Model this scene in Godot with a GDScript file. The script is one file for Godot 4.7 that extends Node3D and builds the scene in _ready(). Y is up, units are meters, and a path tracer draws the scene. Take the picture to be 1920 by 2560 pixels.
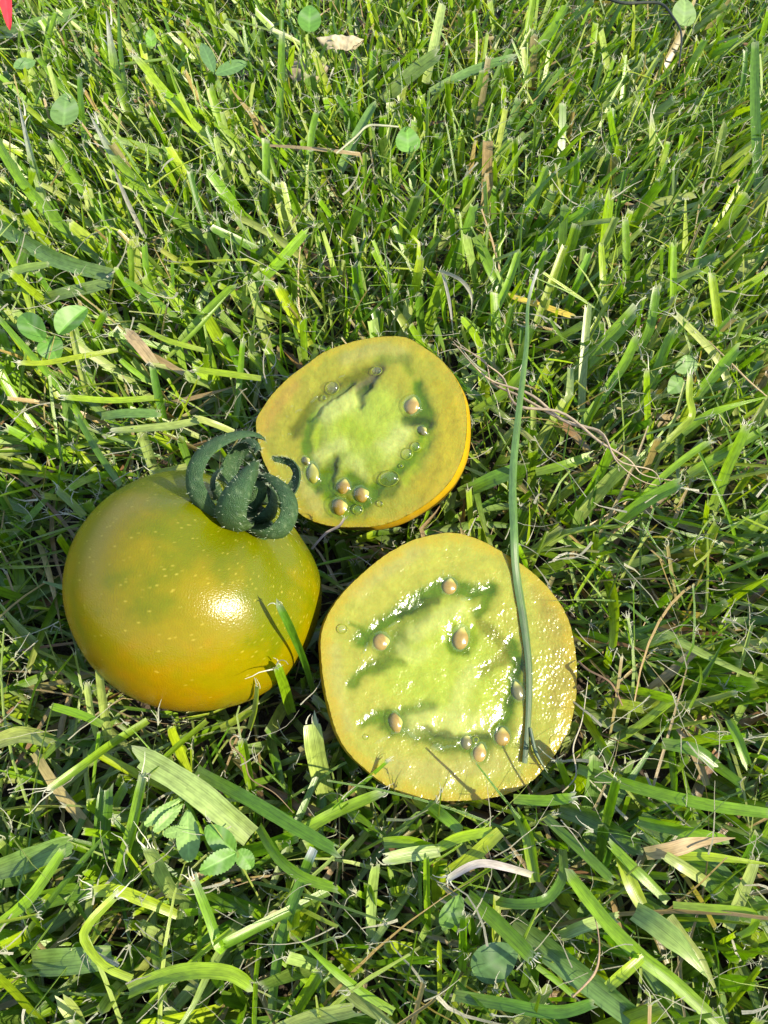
extends Node3D
# A lawn seen from close above: one whole green-yellow tomato and the two halves of another, lying in mown grass.
# Lengths below are in millimetres; Buf.mesh() turns them into metres.

const MM := 0.001
const TOMATO_C := Vector3(-37.49, 26.81, -81.53)
const TOMATO_R := 24.1
const STEM_AXIS := Vector3(0.549, 0.733, -0.402)
const CALYX_C := Vector3(12.92, 19.32, -10.68)

class Buf:
	var v := PackedVector3Array()
	var n := PackedVector3Array()
	var c := PackedColorArray()
	var uv := PackedVector2Array()
	var i := PackedInt32Array()
	func vert(p: Vector3, nn: Vector3, col: Color, t := Vector2.ZERO) -> int:
		v.append(p * 0.001)
		n.append(nn)
		c.append(col)
		uv.append(t)
		return v.size() - 1
	func tri(a: int, b: int, d: int) -> void:
		var g := (v[b] - v[a]).cross(v[d] - v[a])
		i.append(a)
		if g.dot(n[a] + n[b] + n[d]) > 0.0:
			i.append(d)
			i.append(b)
		else:
			i.append(b)
			i.append(d)
	func quad(a: int, b: int, d: int, e: int) -> void:
		tri(a, b, d)
		tri(a, d, e)
	func mesh(off := Vector3.ZERO) -> ArrayMesh:
		var m := ArrayMesh.new()
		if v.is_empty():
			return m
		var a := []
		a.resize(Mesh.ARRAY_MAX)
		var pv := v
		if off != Vector3.ZERO:
			pv = PackedVector3Array()
			for p in v:
				pv.append(p - off * 0.001)
		a[Mesh.ARRAY_VERTEX] = pv
		a[Mesh.ARRAY_NORMAL] = n
		a[Mesh.ARRAY_COLOR] = c
		a[Mesh.ARRAY_TEX_UV] = uv
		a[Mesh.ARRAY_INDEX] = i
		m.add_surface_from_arrays(Mesh.PRIMITIVE_TRIANGLES, a)
		return m
	func grid_normals(rows: int, cols: int, start: int, wrap: bool, up: Vector3) -> void:
		for r in rows:
			for k in cols:
				var r0 := maxi(r - 1, 0)
				var r1 := mini(r + 1, rows - 1)
				var k0 := posmod(k - 1, cols) if wrap else maxi(k - 1, 0)
				var k1 := posmod(k + 1, cols) if wrap else mini(k + 1, cols - 1)
				var a := v[start + r1 * cols + k] - v[start + r0 * cols + k]
				var b := v[start + r * cols + k1] - v[start + r * cols + k0]
				var g := a.cross(b)
				if g.length_squared() < 1e-26:
					g = up
				g = g.normalized()
				n[start + r * cols + k] = g if g.dot(n[start + r * cols + k]) >= 0.0 else -g

var rng := RandomNumberGenerator.new()
var used := {}
var soft := FastNoiseLite.new()
var fine := FastNoiseLite.new()
var grass_mat: StandardMaterial3D
var dry_mat: StandardMaterial3D
var leaf_mat: StandardMaterial3D
var pane_mat: StandardMaterial3D
var lawn := Buf.new()
var low_o: Vector3
var low_n: Vector3
var up_o: Vector3
var up_n: Vector3


func numbered(called: String) -> String:
	used[called] = used.get(called, -1) + 1
	return called if used[called] == 0 else "%s_%03d" % [called, used[called]]


func tag(o: Node3D, label: String, category: String, group := "", kind := "") -> void:
	if label:
		o.set_meta("label", label)
	if category:
		o.set_meta("category", category)
	if group:
		o.set_meta("group", group)
	if kind:
		o.set_meta("kind", kind)


func thing(called: String, label: String, category: String, at: Vector3, group := "") -> Node3D:
	var o := Node3D.new()
	o.name = numbered(called)
	o.position = at * MM
	add_child(o)
	tag(o, label, category, group)
	return o


func part(called: String, b: Buf, m: Material, parent: Node3D, off := Vector3.ZERO) -> MeshInstance3D:
	var o := MeshInstance3D.new()
	o.name = called
	o.mesh = b.mesh(off)
	o.material_override = m
	parent.add_child(o, true)
	return o


func lin(r: float, g: float, b: float) -> Color:
	return Color(r, g, b)


func srgb(r: int, g: int, b: int) -> Color:   # a base colour given as 0..255 sRGB, turned into linear
	return Color8(r, g, b).srgb_to_linear()


func noise_texture(size: int, freq: float, octaves: int, sd: int) -> NoiseTexture2D:
	var f := FastNoiseLite.new()
	f.seed = sd
	f.frequency = freq
	f.fractal_octaves = octaves
	var t := NoiseTexture2D.new()
	t.width = size
	t.height = size
	t.seamless = true
	t.noise = f
	return t


func vein_image(bump: bool) -> ImageTexture:
	var im := Image.create(64, 256, false, Image.FORMAT_RGB8)
	var r := RandomNumberGenerator.new()
	r.seed = 77
	var wob := []
	for k in 64:
		wob.append(r.randf())
	var streak := FastNoiseLite.new()
	streak.seed = 6
	streak.frequency = 0.09
	var fleck := FastNoiseLite.new()
	fleck.seed = 16
	fleck.frequency = 0.06
	for y in 256:
		for x in 64:
			var u := (x + 0.5) / 64.0
			var rib := 0.5 + 0.5 * sin(x * 1.15 + 1.6 * streak.get_noise_2d(x, y * 0.02))
			var mid := exp(-pow((u - 0.5) / 0.03, 2.0))
			var val: float
			if bump:
				val = 0.3 + 0.5 * rib - 0.3 * mid
			else:
				val = 0.84 + 0.06 * rib + 0.07 * wob[x] + 0.16 * streak.get_noise_2d(x * 1.6, y * 0.16) + 0.14 * fleck.get_noise_2d(x * 0.6, y) - 0.08 * mid
			val = clampf(val, 0.0, 1.0)
			im.set_pixel(x, y, Color(val, val, val))
	return ImageTexture.create_from_image(im)


func make_materials() -> void:
	soft.seed = 5
	soft.frequency = 0.08
	soft.fractal_octaves = 3
	fine.seed = 9
	fine.frequency = 0.55
	fine.fractal_octaves = 3
	grass_mat = StandardMaterial3D.new()
	grass_mat.vertex_color_use_as_albedo = true
	grass_mat.albedo_texture = vein_image(false)
	grass_mat.heightmap_enabled = true
	grass_mat.heightmap_texture = vein_image(true)
	grass_mat.heightmap_scale = 0.003
	grass_mat.roughness = 0.30
	grass_mat.metallic_specular = 0.55
	grass_mat.backlight_enabled = true
	grass_mat.backlight = Color(0.80, 0.92, 0.16).linear_to_srgb()
	dry_mat = StandardMaterial3D.new()
	dry_mat.vertex_color_use_as_albedo = true
	dry_mat.albedo_texture = grass_mat.albedo_texture
	dry_mat.roughness = 0.6
	dry_mat.metallic_specular = 0.4
	dry_mat.backlight_enabled = true
	dry_mat.backlight = Color(0.5, 0.45, 0.36).linear_to_srgb()
	leaf_mat = StandardMaterial3D.new()
	leaf_mat.vertex_color_use_as_albedo = true
	leaf_mat.roughness = 0.5
	leaf_mat.metallic_specular = 0.45
	leaf_mat.backlight_enabled = true
	leaf_mat.backlight = Color(0.5, 0.6, 0.2).linear_to_srgb()
	pane_mat = StandardMaterial3D.new()
	pane_mat.transparency = BaseMaterial3D.TRANSPARENCY_ALPHA
	pane_mat.albedo_color = Color(0.75, 0.9, 0.3, 0.02)
	pane_mat.roughness = 0.09
	pane_mat.metallic_specular = 0.5


# ---------------------------------------------------------------- blades

func tomato_push(p: Vector3, gap: float) -> Vector3:
	var d := p - TOMATO_C
	var l := d.length()
	if l < TOMATO_R + gap:
		p = TOMATO_C + d / maxf(l, 0.01) * (TOMATO_R + gap)
	for k in 2:
		var o := low_o if k == 0 else up_o
		var nn := low_n if k == 0 else up_n
		d = p - o
		l = d.length()
		var rr := 24.6 + gap
		if l < rr:
			var above := d.dot(nn)
			if above < 0.6:
				p = o + (d - nn * maxf(above, 0.0)).normalized() * rr
	return p


func inside_plan(x: float, z: float, grow_by: float) -> float:   # distance in plan to the nearest fruit
	var q := Vector2(x, z)
	var a := q.distance_to(Vector2(TOMATO_C.x, TOMATO_C.z)) - TOMATO_R
	var b := q.distance_to(Vector2(low_o.x, low_o.z)) - 23.0
	var d := q.distance_to(Vector2(up_o.x, up_o.z)) - 22.0
	return minf(a, minf(b, d)) - grow_by


func palette(kind: String, r: RandomNumberGenerator) -> Color:
	var c: Color
	match kind:
		"bright": c = lin(0.205, 0.375, 0.010)
		"lime": c = lin(0.32, 0.46, 0.016)
		"deep": c = lin(0.110, 0.235, 0.014)
		"grey": c = lin(0.175, 0.29, 0.055)
		"pale": c = lin(0.38, 0.49, 0.12)
		"straw": c = lin(0.42, 0.33, 0.14)
		"yellow": c = lin(0.52, 0.44, 0.06)
		"white": c = lin(0.38, 0.37, 0.27)
		"brown": c = lin(0.26, 0.15, 0.06)
		_: c = lin(0.1, 0.22, 0.02)
	var k := r.randf_range(0.86, 1.16)
	return Color(c.r * k * r.randf_range(0.9, 1.12), c.g * k, c.b * k * r.randf_range(0.8, 1.25))


func fibre(b: Buf, start: Vector3, dir: Vector3, length: float, w: float, col: Color, r: RandomNumberGenerator, curl := 0.5) -> void:
	var p := start
	var d := dir.normalized()
	var turn := Vector3(r.randf_range(-1, 1), r.randf_range(-1, 1), r.randf_range(-1, 1)) * curl
	var segs := 5
	var last := -1
	for k in segs + 1:
		var t := float(k) / segs
		var s := d.cross(Vector3(0.3, 1, 0.2)).normalized()
		if s.length() < 0.1:
			s = Vector3.RIGHT
		var nn := s.cross(d).normalized()
		var hw := w * 0.5 * (1.0 - 0.75 * t)
		var a := b.vert(p - s * hw, nn, col, Vector2(0.2, t))
		var e := b.vert(p + s * hw, nn, col, Vector2(0.8, t))
		if last >= 0:
			b.quad(last, last + 1, e, a)
		last = a
		p += d * length / segs
		if p.y < 0.4:
			p.y = 0.4
		d = (d + turn * 0.6 + Vector3(r.randf_range(-1, 1), r.randf_range(-1, 1), r.randf_range(-1, 1)) * curl * 0.5).normalized()


func fray(b: Buf, tip: Vector3, dir: Vector3, side: Vector3, w: float, r: RandomNumberGenerator, much := 1.0) -> void:
	var count := r.randi_range(3, 7)
	for k in count:
		var s := (float(k) + 0.5) / count - 0.5
		var dd := (dir + side * s * r.randf_range(0.2, 1.6) + Vector3(r.randf_range(-1, 1), r.randf_range(-0.4, 0.8), r.randf_range(-1, 1)) * 0.35)
		var g := r.randf_range(0.8, 1.1)
		fibre(b, tip + side * s * w * 0.9 - dir * 0.3, dd, r.randf_range(0.5, 2.2) * much * (2.6 if r.randf() < 0.15 else 1.0), r.randf_range(0.12, 0.32), Color(0.58 * g, 0.58 * g, 0.43 * g), r, 0.6)


func ribbon(b: Buf, pts: PackedVector3Array, sides: PackedVector3Array, ws: PackedFloat32Array, cols: PackedColorArray, fold: float, jag := 0.0) -> void:
	var last := -1
	var run := 0.0
	var off_v := fposmod(pts[0].x * 0.37 + pts[0].z * 0.21, 1.0)
	for k in pts.size():
		var p := pts[k]
		var d := (pts[mini(k + 1, pts.size() - 1)] - pts[maxi(k - 1, 0)]).normalized()
		var s := (sides[k] - d * sides[k].dot(d)).normalized()
		var nn := s.cross(d).normalized()
		if k > 0:
			run += p.distance_to(pts[k - 1])
		var hw := ws[k] * 0.5
		var tilt := nn * fold * hw
		var nl := (nn + s * fold).normalized()
		var nr := (nn - s * fold).normalized()
		var vv := run / 38.0 + off_v
		var e := []
		for q in 5:
			var x := pts[0] * 1.7 + Vector3(q * 5.3, 0, 0)
			e.append(d * jag * ws[k] * 1.6 * fine.get_noise_3dv(x) if k == pts.size() - 1 else Vector3.ZERO)
		var wl := 1.0 + 0.10 * fine.get_noise_2d(vv * 9.0, pts[0].x)
		var wr := 1.0 + 0.10 * fine.get_noise_2d(vv * 9.0, pts[0].z)
		var edge := Color(cols[k].r * 1.12, cols[k].g * 1.10, cols[k].b * 1.2)
		var a := b.vert(p - s * hw * wl + tilt + e[0], nl, edge, Vector2(0.0, vv))
		b.vert(p - s * hw * 0.5 + tilt * 0.4 + e[1], (nl * 0.8 + nn * 0.2).normalized(), cols[k], Vector2(0.25, vv))
		b.vert(p + e[2], nn, cols[k], Vector2(0.5, vv))
		b.vert(p + s * hw * 0.5 + tilt * 0.4 + e[3], (nr * 0.8 + nn * 0.2).normalized(), cols[k], Vector2(0.75, vv))
		b.vert(p + s * hw * wr + tilt + e[4], nr, edge, Vector2(1.0, vv))
		if last >= 0:
			for q in 4:
				b.quad(last + q, last + q + 1, a + q + 1, a + q)
		last = a


func spline(p: Array, count: int) -> PackedVector3Array:
	var out := PackedVector3Array()
	var m := p.size()
	for k in count:
		var t := float(k) / (count - 1) * (m - 1)
		var i := mini(int(t), m - 2)
		var f := t - i
		var p0: Vector3 = p[maxi(i - 1, 0)]
		var p3: Vector3 = p[mini(i + 2, m - 1)]
		var p1: Vector3 = p[i]
		var p2: Vector3 = p[i + 1]
		out.append(p1.cubic_interpolate(p2, p0, p3, f))
	return out


func hero(label: String, kind: String, tip: String, w: float, roll: float, p: Array) -> void:
	# a blade that can be told apart in the lawn; one without a label of its own joins the grass
	var r := RandomNumberGenerator.new()
	r.seed = hash(str(p[0]) + kind)
	var b := Buf.new() if label else lawn
	var fr := Buf.new() if label else lawn
	var count := 16
	var pts := spline(p, count)
	var sides := PackedVector3Array()
	var ws := PackedFloat32Array()
	var cols := PackedColorArray()
	var main := palette(kind, r)
	var base := main.lerp(lin(0.26, 0.30, 0.09), 0.35)
	var ref := Vector3(r.randf_range(-0.5, 0.3), 1.0, r.randf_range(0.1, 0.8))
	var twist := r.randf_range(-0.4, 0.4) + deg_to_rad(roll)
	for k in count:
		var t := float(k) / (count - 1)
		var d := (pts[mini(k + 1, count - 1)] - pts[maxi(k - 1, 0)]).normalized()
		var s := d.cross(ref).normalized().rotated(d, twist * (t - 0.3))
		sides.append(s)
		var ww := w * (0.86 + 0.14 * sin(t * PI))
		if tip == "p":
			ww *= clampf((1.0 - t) * 2.2, 0.04, 1.0)
		elif tip == "w":
			ww *= clampf((1.0 - t) * 3.0, 0.12, 1.0)
		elif t > 0.9:
			ww *= 0.92
		ws.append(ww)
		var c := base.lerp(main, smoothstep(0.0, 0.35, t))
		var blotch := 1.0 + 0.16 * soft.get_noise_3dv(pts[k] * 2.0)
		c = Color(c.r * blotch, c.g * blotch, c.b * blotch)
		if tip == "f" and t > 0.9:
			c = c.lerp(lin(0.50, 0.52, 0.34), (t - 0.9) * 8.0)
		elif tip == "w" and t > 0.55:
			c = c.lerp(lin(0.46, 0.47, 0.38), smoothstep(0.6, 0.85, t))
		elif tip == "c" and t > 0.95:
			c = c.lerp(lin(0.42, 0.46, 0.24), 0.7)
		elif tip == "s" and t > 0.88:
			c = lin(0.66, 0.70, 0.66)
		cols.append(c)
	ribbon(b, pts, sides, ws, cols, r.randf_range(0.25, 0.6) if kind != "straw" else 0.12, 1.0 if tip in ["f", "c"] else 0.0)
	if tip == "f":
		fray(fr, pts[count - 1], (pts[count - 1] - pts[count - 3]).normalized(), sides[count - 1], w, r, 1.15)
	elif tip == "w":
		for k in 3:
			var q := pts[count - 5 + k]
			fibre(fr, q + sides[k] * w * 0.35 * (k - 1), (pts[count - 1] - pts[count - 5]).normalized() + sides[k] * 0.3 * (k - 1), w * 2.2, w * 0.22, lin(0.48, 0.48, 0.38), r, 0.25)
	if label:
		var o := thing("grass_blade" if not kind in ["straw", "white", "yellow"] else "dry_stalk", label, "grass blade" if not kind in ["straw", "white", "yellow"] else "dry grass", p[0], "distinct blades in the lawn" if not kind in ["straw", "white", "yellow"] else "dry stalks in the lawn")
		part("blade", b, dry_mat if kind in ["straw", "white", "yellow"] else grass_mat, o, p[0])
		if not fr.v.is_empty():
			part("frayed_tip", fr, dry_mat, o, p[0])


func grow(b: Buf, base: Vector3, az: float, tilt: float, bend: float, length: float, w: float, main: Color, kind: int, r: RandomNumberGenerator, top: float, segs := 7) -> void:
	# kind 0 pointed, 1 mown square, 2 mown and frayed
	var pts := PackedVector3Array()
	var sides := PackedVector3Array()
	var ws := PackedFloat32Array()
	var cols := PackedColorArray()
	var p := base
	var step := length / segs
	var curl := r.randf_range(-0.12, 0.12)
	var kink := r.randi_range(2, segs - 1) if r.randf() < 0.10 else -1
	var twist := r.randf_range(-0.8, 0.8)
	var roll := r.randf_range(-0.9, 0.9)
	var pale := main.lerp(lin(0.30, 0.34, 0.12), 0.55)
	var streak := r.randf() < 0.18
	var last_d := Vector3.UP
	var cut := false
	for k in segs + 1:
		var t := float(k) / segs
		var d := Vector3(sin(tilt) * cos(az), cos(tilt), sin(tilt) * sin(az))
		last_d = d
		var s := Vector3(-sin(az), 0, cos(az)).rotated(d, roll + twist * t)
		pts.append(p)
		sides.append(s)
		var ww := w * (0.72 + 0.28 * sin(PI * minf(t * 0.9 + 0.1, 1.0)))
		if kind == 0:
			ww *= clampf((1.0 - t) * 1.9, 0.03, 1.0)
		ws.append(ww)
		var c := pale.lerp(main, smoothstep(0.05, 0.4, t))
		if streak and t > 0.6:
			c = c.lerp(lin(0.44, 0.40, 0.16), (t - 0.6) * 1.6)
		cols.append(c)
		p += d * step
		p = tomato_push(p, 0.8)
		if p.y > top and k >= 2:
			cut = true
			break
		if p.y < 1.0:
			p.y = 1.0 + r.randf() * 0.6
			tilt = minf(tilt, 1.5)
		tilt += bend / segs
		az += curl
		if k == kink:
			tilt += r.randf_range(0.5, 1.2)
			az += r.randf_range(-0.7, 0.7)
	if cut:
		kind = 2 if r.randf() < 0.5 else 1
		var e := pts.size() - 1
		cols[e] = main
	if kind > 0:                                           # the bleached cut is only the last half millimetre
		var e := pts.size() - 1
		var f := clampf(r.randf_range(0.3, 1.1) / maxf(step, 0.5), 0.05, 0.4)
		pts.insert(e, pts[e].lerp(pts[e - 1], f))
		sides.insert(e, sides[e])
		ws.insert(e, ws[e])
		cols.insert(e, cols[e])
		cols[e + 1] = cols[e].lerp(lin(0.50, 0.51, 0.33), r.randf_range(0.4, 1.0))
	ribbon3(b, pts, sides, ws, cols, r.randf_range(0.15, 0.85), r.randf_range(-0.16, 0.16), (0.9 if kind > 0 else 0.0))
	if kind == 2:
		fray(b, pts[pts.size() - 1], last_d, sides[sides.size() - 1], w, r)


func ribbon3(b: Buf, pts: PackedVector3Array, sides: PackedVector3Array, ws: PackedFloat32Array, cols: PackedColorArray, fold: float, two := 0.0, jag := 0.0) -> void:
	var last := -1
	var run := 0.0
	var off_v := fposmod(pts[0].x * 0.37 + pts[0].z * 0.21, 1.0)
	for k in pts.size():
		var p := pts[k]
		var d := (pts[mini(k + 1, pts.size() - 1)] - pts[maxi(k - 1, 0)]).normalized()
		var s := (sides[k] - d * sides[k].dot(d)).normalized()
		var nn := s.cross(d).normalized()
		if k > 0:
			run += p.distance_to(pts[k - 1])
		var hw := ws[k] * 0.5
		var tilt := nn * fold * hw
		var vv := run / 38.0 + off_v
		var j := d * jag * ws[k] if k == pts.size() - 1 else Vector3.ZERO
		var cl := cols[k] * (1.0 + two)
		var cr := cols[k] * (1.0 - two)
		var a := b.vert(p - s * hw + tilt + j * fine.get_noise_2d(p.x * 7.0, p.z), (nn + s * fold).normalized(), Color(cl.r, cl.g, cl.b), Vector2(0.0, vv))
		b.vert(p + j * fine.get_noise_2d(p.x * 7.0, p.z + 30.0), nn, cols[k], Vector2(0.5, vv))
		b.vert(p + s * hw + tilt + j * fine.get_noise_2d(p.x * 7.0 + 50.0, p.z), (nn - s * fold).normalized(), Color(cr.r, cr.g, cr.b), Vector2(1.0, vv))
		if last >= 0:
			for q in 2:
				b.quad(last + q, last + q + 1, a + q + 1, a + q)
		last = a


func random_blade(b: Buf, x: float, z: float, r: RandomNumberGenerator, segs := 7) -> void:
	var near := inside_plan(x, z, 0.0)
	if near < -9.0:
		return
	var far_up := smoothstep(-90.0, -170.0, z)            # the far part of the lawn stands more upright
	var lean := Vector2(0.55 * clampf((x - 5.0) / 60.0, -0.9, 1.0), 0.25 - 0.35 * far_up)
	var az := r.randf_range(-PI, PI)
	var v := Vector2(cos(az), sin(az)) * r.randf_range(0.2, 0.85) + lean * 1.1
	v += Vector2(soft.get_noise_2d(x * 0.5, z * 0.5 + 300.0), soft.get_noise_2d(x * 0.5 + 500.0, z * 0.5)) * 0.7
	az = v.angle()
	var tilt := clampf(v.length() * r.randf_range(0.5, 1.2) * lerpf(1.0, 0.75, far_up), 0.10, 1.30)
	var top := lerpf(21.0, 26.0, far_up) + r.randf_range(-7.0, 6.0)
	if near < 14.0:
		top = minf(top, 12.0 + maxf(near, 0.0) * 0.9 + r.randf_range(-3, 2))
	var pick := r.randf()
	var kind := "bright"
	if pick < 0.20: kind = "deep"
	elif pick < 0.29: kind = "grey"
	elif pick < 0.46: kind = "pale"
	elif pick < 0.64: kind = "lime"
	elif pick < 0.675: kind = "straw"
	var w := r.randf_range(1.2, 2.7)
	if r.randf() < 0.36:
		w = r.randf_range(0.5, 1.1)
	elif r.randf() < 0.09:
		w = r.randf_range(2.7, 3.8)
	var tip := 2 if r.randf() < 0.42 else (1 if r.randf() < 0.42 else 0)
	grow(b, Vector3(x, 0.3, z), az, tilt, r.randf_range(-0.15, 0.6), r.randf_range(26.0, 58.0), w, palette(kind, r), tip, r, top, segs)


func thin_blade(b: Buf, x: float, z: float, r: RandomNumberGenerator) -> void:
	var near := inside_plan(x, z, 0.0)
	if near < 3.0:
		return
	var kinds := ["bright", "pale", "grey", "lime", "deep", "straw", "pale"]
	var top := minf(30.0, 11.0 + near)
	grow(b, Vector3(x, r.randf_range(0.5, 8.0), z), r.randf_range(-PI, PI), r.randf_range(0.3, 1.25), r.randf_range(-0.2, 0.9), r.randf_range(24, 60), r.randf_range(0.35, 0.85), palette(kinds[r.randi() % 7], r), 0 if r.randf() < 0.7 else 1, r, top, 7)


func low_blade(b: Buf, x: float, z: float, r: RandomNumberGenerator) -> void:
	# the mat of dead and shaded leaves under the canopy
	var kinds := ["deep", "deep", "grey", "bright", "straw", "brown", "straw", "pale"]
	var kind: String = kinds[r.randi() % kinds.size()]
	var y := r.randf_range(0.5, 11.0)
	var p := tomato_push(Vector3(x, y, z), 1.0)
	grow(b, p, r.randf_range(-PI, PI), r.randf_range(1.15, 1.6), r.randf_range(-0.3, 0.5), r.randf_range(12, 34), r.randf_range(0.6, 2.6) * (0.6 if kind == "straw" else 1.0), palette(kind, r), 0, r, y + 6.0, 5)


func build_lawn() -> void:
	var r := RandomNumberGenerator.new()
	r.seed = 4242
	var z := -470.0
	while z < 95.0:                                        # jittered grid: every blade has a root of its own
		var x := -235.0
		var cell := 3.6 if z > -45.0 else (4.1 if z > -300.0 else 4.7)
		while x < 235.0:
			var wide := 90.0 + maxf(0.0, -z) * 0.42
			if absf(x) < wide + 40.0:
				if r.randf() < 0.34:                       # a long thin fescue leaf between the broad ones
					thin_blade(lawn, x + r.randf_range(0, cell), z + r.randf_range(0, cell), r)
				var qx := x + r.randf_range(0, cell)
				var qz := z + r.randf_range(0, cell)
				random_blade(lawn, qx, qz, r)
				if r.randf() < 0.75:
					low_blade(lawn, x + r.randf_range(0, cell), z + r.randf_range(0, cell), r)
			x += cell
		z += cell
	# loose pale threads torn off by the mower, lying on top
	for k in 2300:
		var qz := r.randf_range(-380.0, 60.0)
		var qx := r.randf_range(-1.0, 1.0) * (95.0 + maxf(0.0, -qz) * 0.4)
		if inside_plan(qx, qz, 4.0) < 0.0:
			continue
		var g := r.randf_range(0.75, 1.1)
		fibre(lawn, Vector3(qx, r.randf_range(15, 29), qz), Vector3(r.randf_range(-1, 1), r.randf_range(-0.25, 0.35), r.randf_range(-1, 1)), r.randf_range(4, 15), (r.randf_range(0.10, 0.26) if k % 6 else r.randf_range(0.3, 0.7)), Color(0.50 * g, 0.48 * g, 0.34 * g), r, 0.4)
	var o := MeshInstance3D.new()
	o.name = "grass"
	o.mesh = lawn.mesh()
	o.material_override = grass_mat
	add_child(o)
	tag(o, "thick mown lawn of short green blades around the tomatoes", "grass", "", "stuff")
	# beyond the frame the lawn goes on as copies of a few tufts
	var tufts := Buf.new()
	for k in 34:
		var a := r.randf_range(0, TAU)
		var q := Vector2(cos(a), sin(a)) * sqrt(r.randf()) * 26.0
		var c := palette(["bright", "deep", "grey", "pale", "lime", "bright"][k % 6], r)
		grow_free(tufts, Vector3(q.x, 0.3, q.y), r.randf_range(-PI, PI), r.randf_range(0.1, 0.9), r.randf_range(0, 0.9), r.randf_range(20, 38), r.randf_range(1.4, 3.2), c, r.randi() % 2, r)
	var places := []
	var tz := -1700.0
	while tz < 1500.0:
		var tx := -1600.0
		while tx < 1600.0:
			var qx := tx + r.randf_range(-12, 12)
			var qz := tz + r.randf_range(-12, 12)
			var wide := 130.0 + maxf(0.0, -qz) * 0.42 - 12.0
			if not (qz > -462.0 and qz < 90.0 and absf(qx) < minf(wide, 228.0)):
				places.append(Transform3D(Basis(Vector3.UP, r.randf_range(0, TAU)).scaled(Vector3.ONE * r.randf_range(0.85, 1.15)), Vector3(qx, 0, qz) * MM))
			tx += 34.0
		tz += 34.0
	var mm := MultiMesh.new()
	mm.transform_format = MultiMesh.TRANSFORM_3D
	mm.mesh = tufts.mesh()
	mm.instance_count = places.size()
	for k in places.size():
		mm.set_instance_transform(k, places[k])
	var mi := MultiMeshInstance3D.new()
	mi.name = "lawn_grass"
	mi.multimesh = mm
	mi.material_override = grass_mat
	add_child(mi)
	tag(mi, "more of the mown lawn spreading out around the tomatoes", "grass", "", "stuff")


func grow_free(b: Buf, base: Vector3, az: float, tilt: float, bend: float, length: float, w: float, main: Color, kind: int, r: RandomNumberGenerator) -> void:
	var pts := PackedVector3Array()
	var sides := PackedVector3Array()
	var ws := PackedFloat32Array()
	var cols := PackedColorArray()
	var p := base
	var roll := r.randf_range(-0.9, 0.9)
	for k in 6:
		var t := k / 5.0
		var d := Vector3(sin(tilt) * cos(az), cos(tilt), sin(tilt) * sin(az))
		pts.append(p)
		sides.append(Vector3(-sin(az), 0, cos(az)).rotated(d, roll))
		ws.append(w * (clampf((1.0 - t) * 1.9, 0.04, 1.0) if kind == 0 else 0.95))
		cols.append(main)
		p += d * length / 5.0
		p.y = maxf(p.y, 1.0)
		tilt += bend / 5.0
	ribbon3(b, pts, sides, ws, cols, 0.3)


# ---------------------------------------------------------------- fruit

func tomato_radius(d: Vector3) -> float:
	# d: unit direction with the stem along +y
	var up := d.y
	var th := acos(clampf(up, -1, 1))
	var phi := atan2(d.z, d.x)
	var r := TOMATO_R * (1.0 + 0.015 * cos(phi * 2.0 + 0.4) * sin(th) + 0.02 * cos(phi * 5.0 + 1.0) * exp(-pow((th - 0.5) / 0.45, 2.0)))
	r *= 1.0 - 0.05 * up * up - 0.03 * maxf(0.0, -up)
	r *= 1.0 + 0.055 * exp(-pow((th - 0.95) / 0.42, 2.0)) - 0.05 * smoothstep(1.5, 2.3, th) * (1.0 - smoothstep(2.6, 3.14, th))
	r -= 2.6 * exp(-pow(th / 0.24, 2.0))
	r += 0.7 * exp(-pow((PI - th) / 0.10, 2.0))
	return r * (1.0 + 0.012 * soft.get_noise_3dv(d * 9.0))


func stem_basis() -> Basis:
	var y := STEM_AXIS.normalized()
	var x := Vector3(0.3, 0.2, 1.0).cross(y).normalized()
	return Basis(x, y, x.cross(y))


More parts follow.
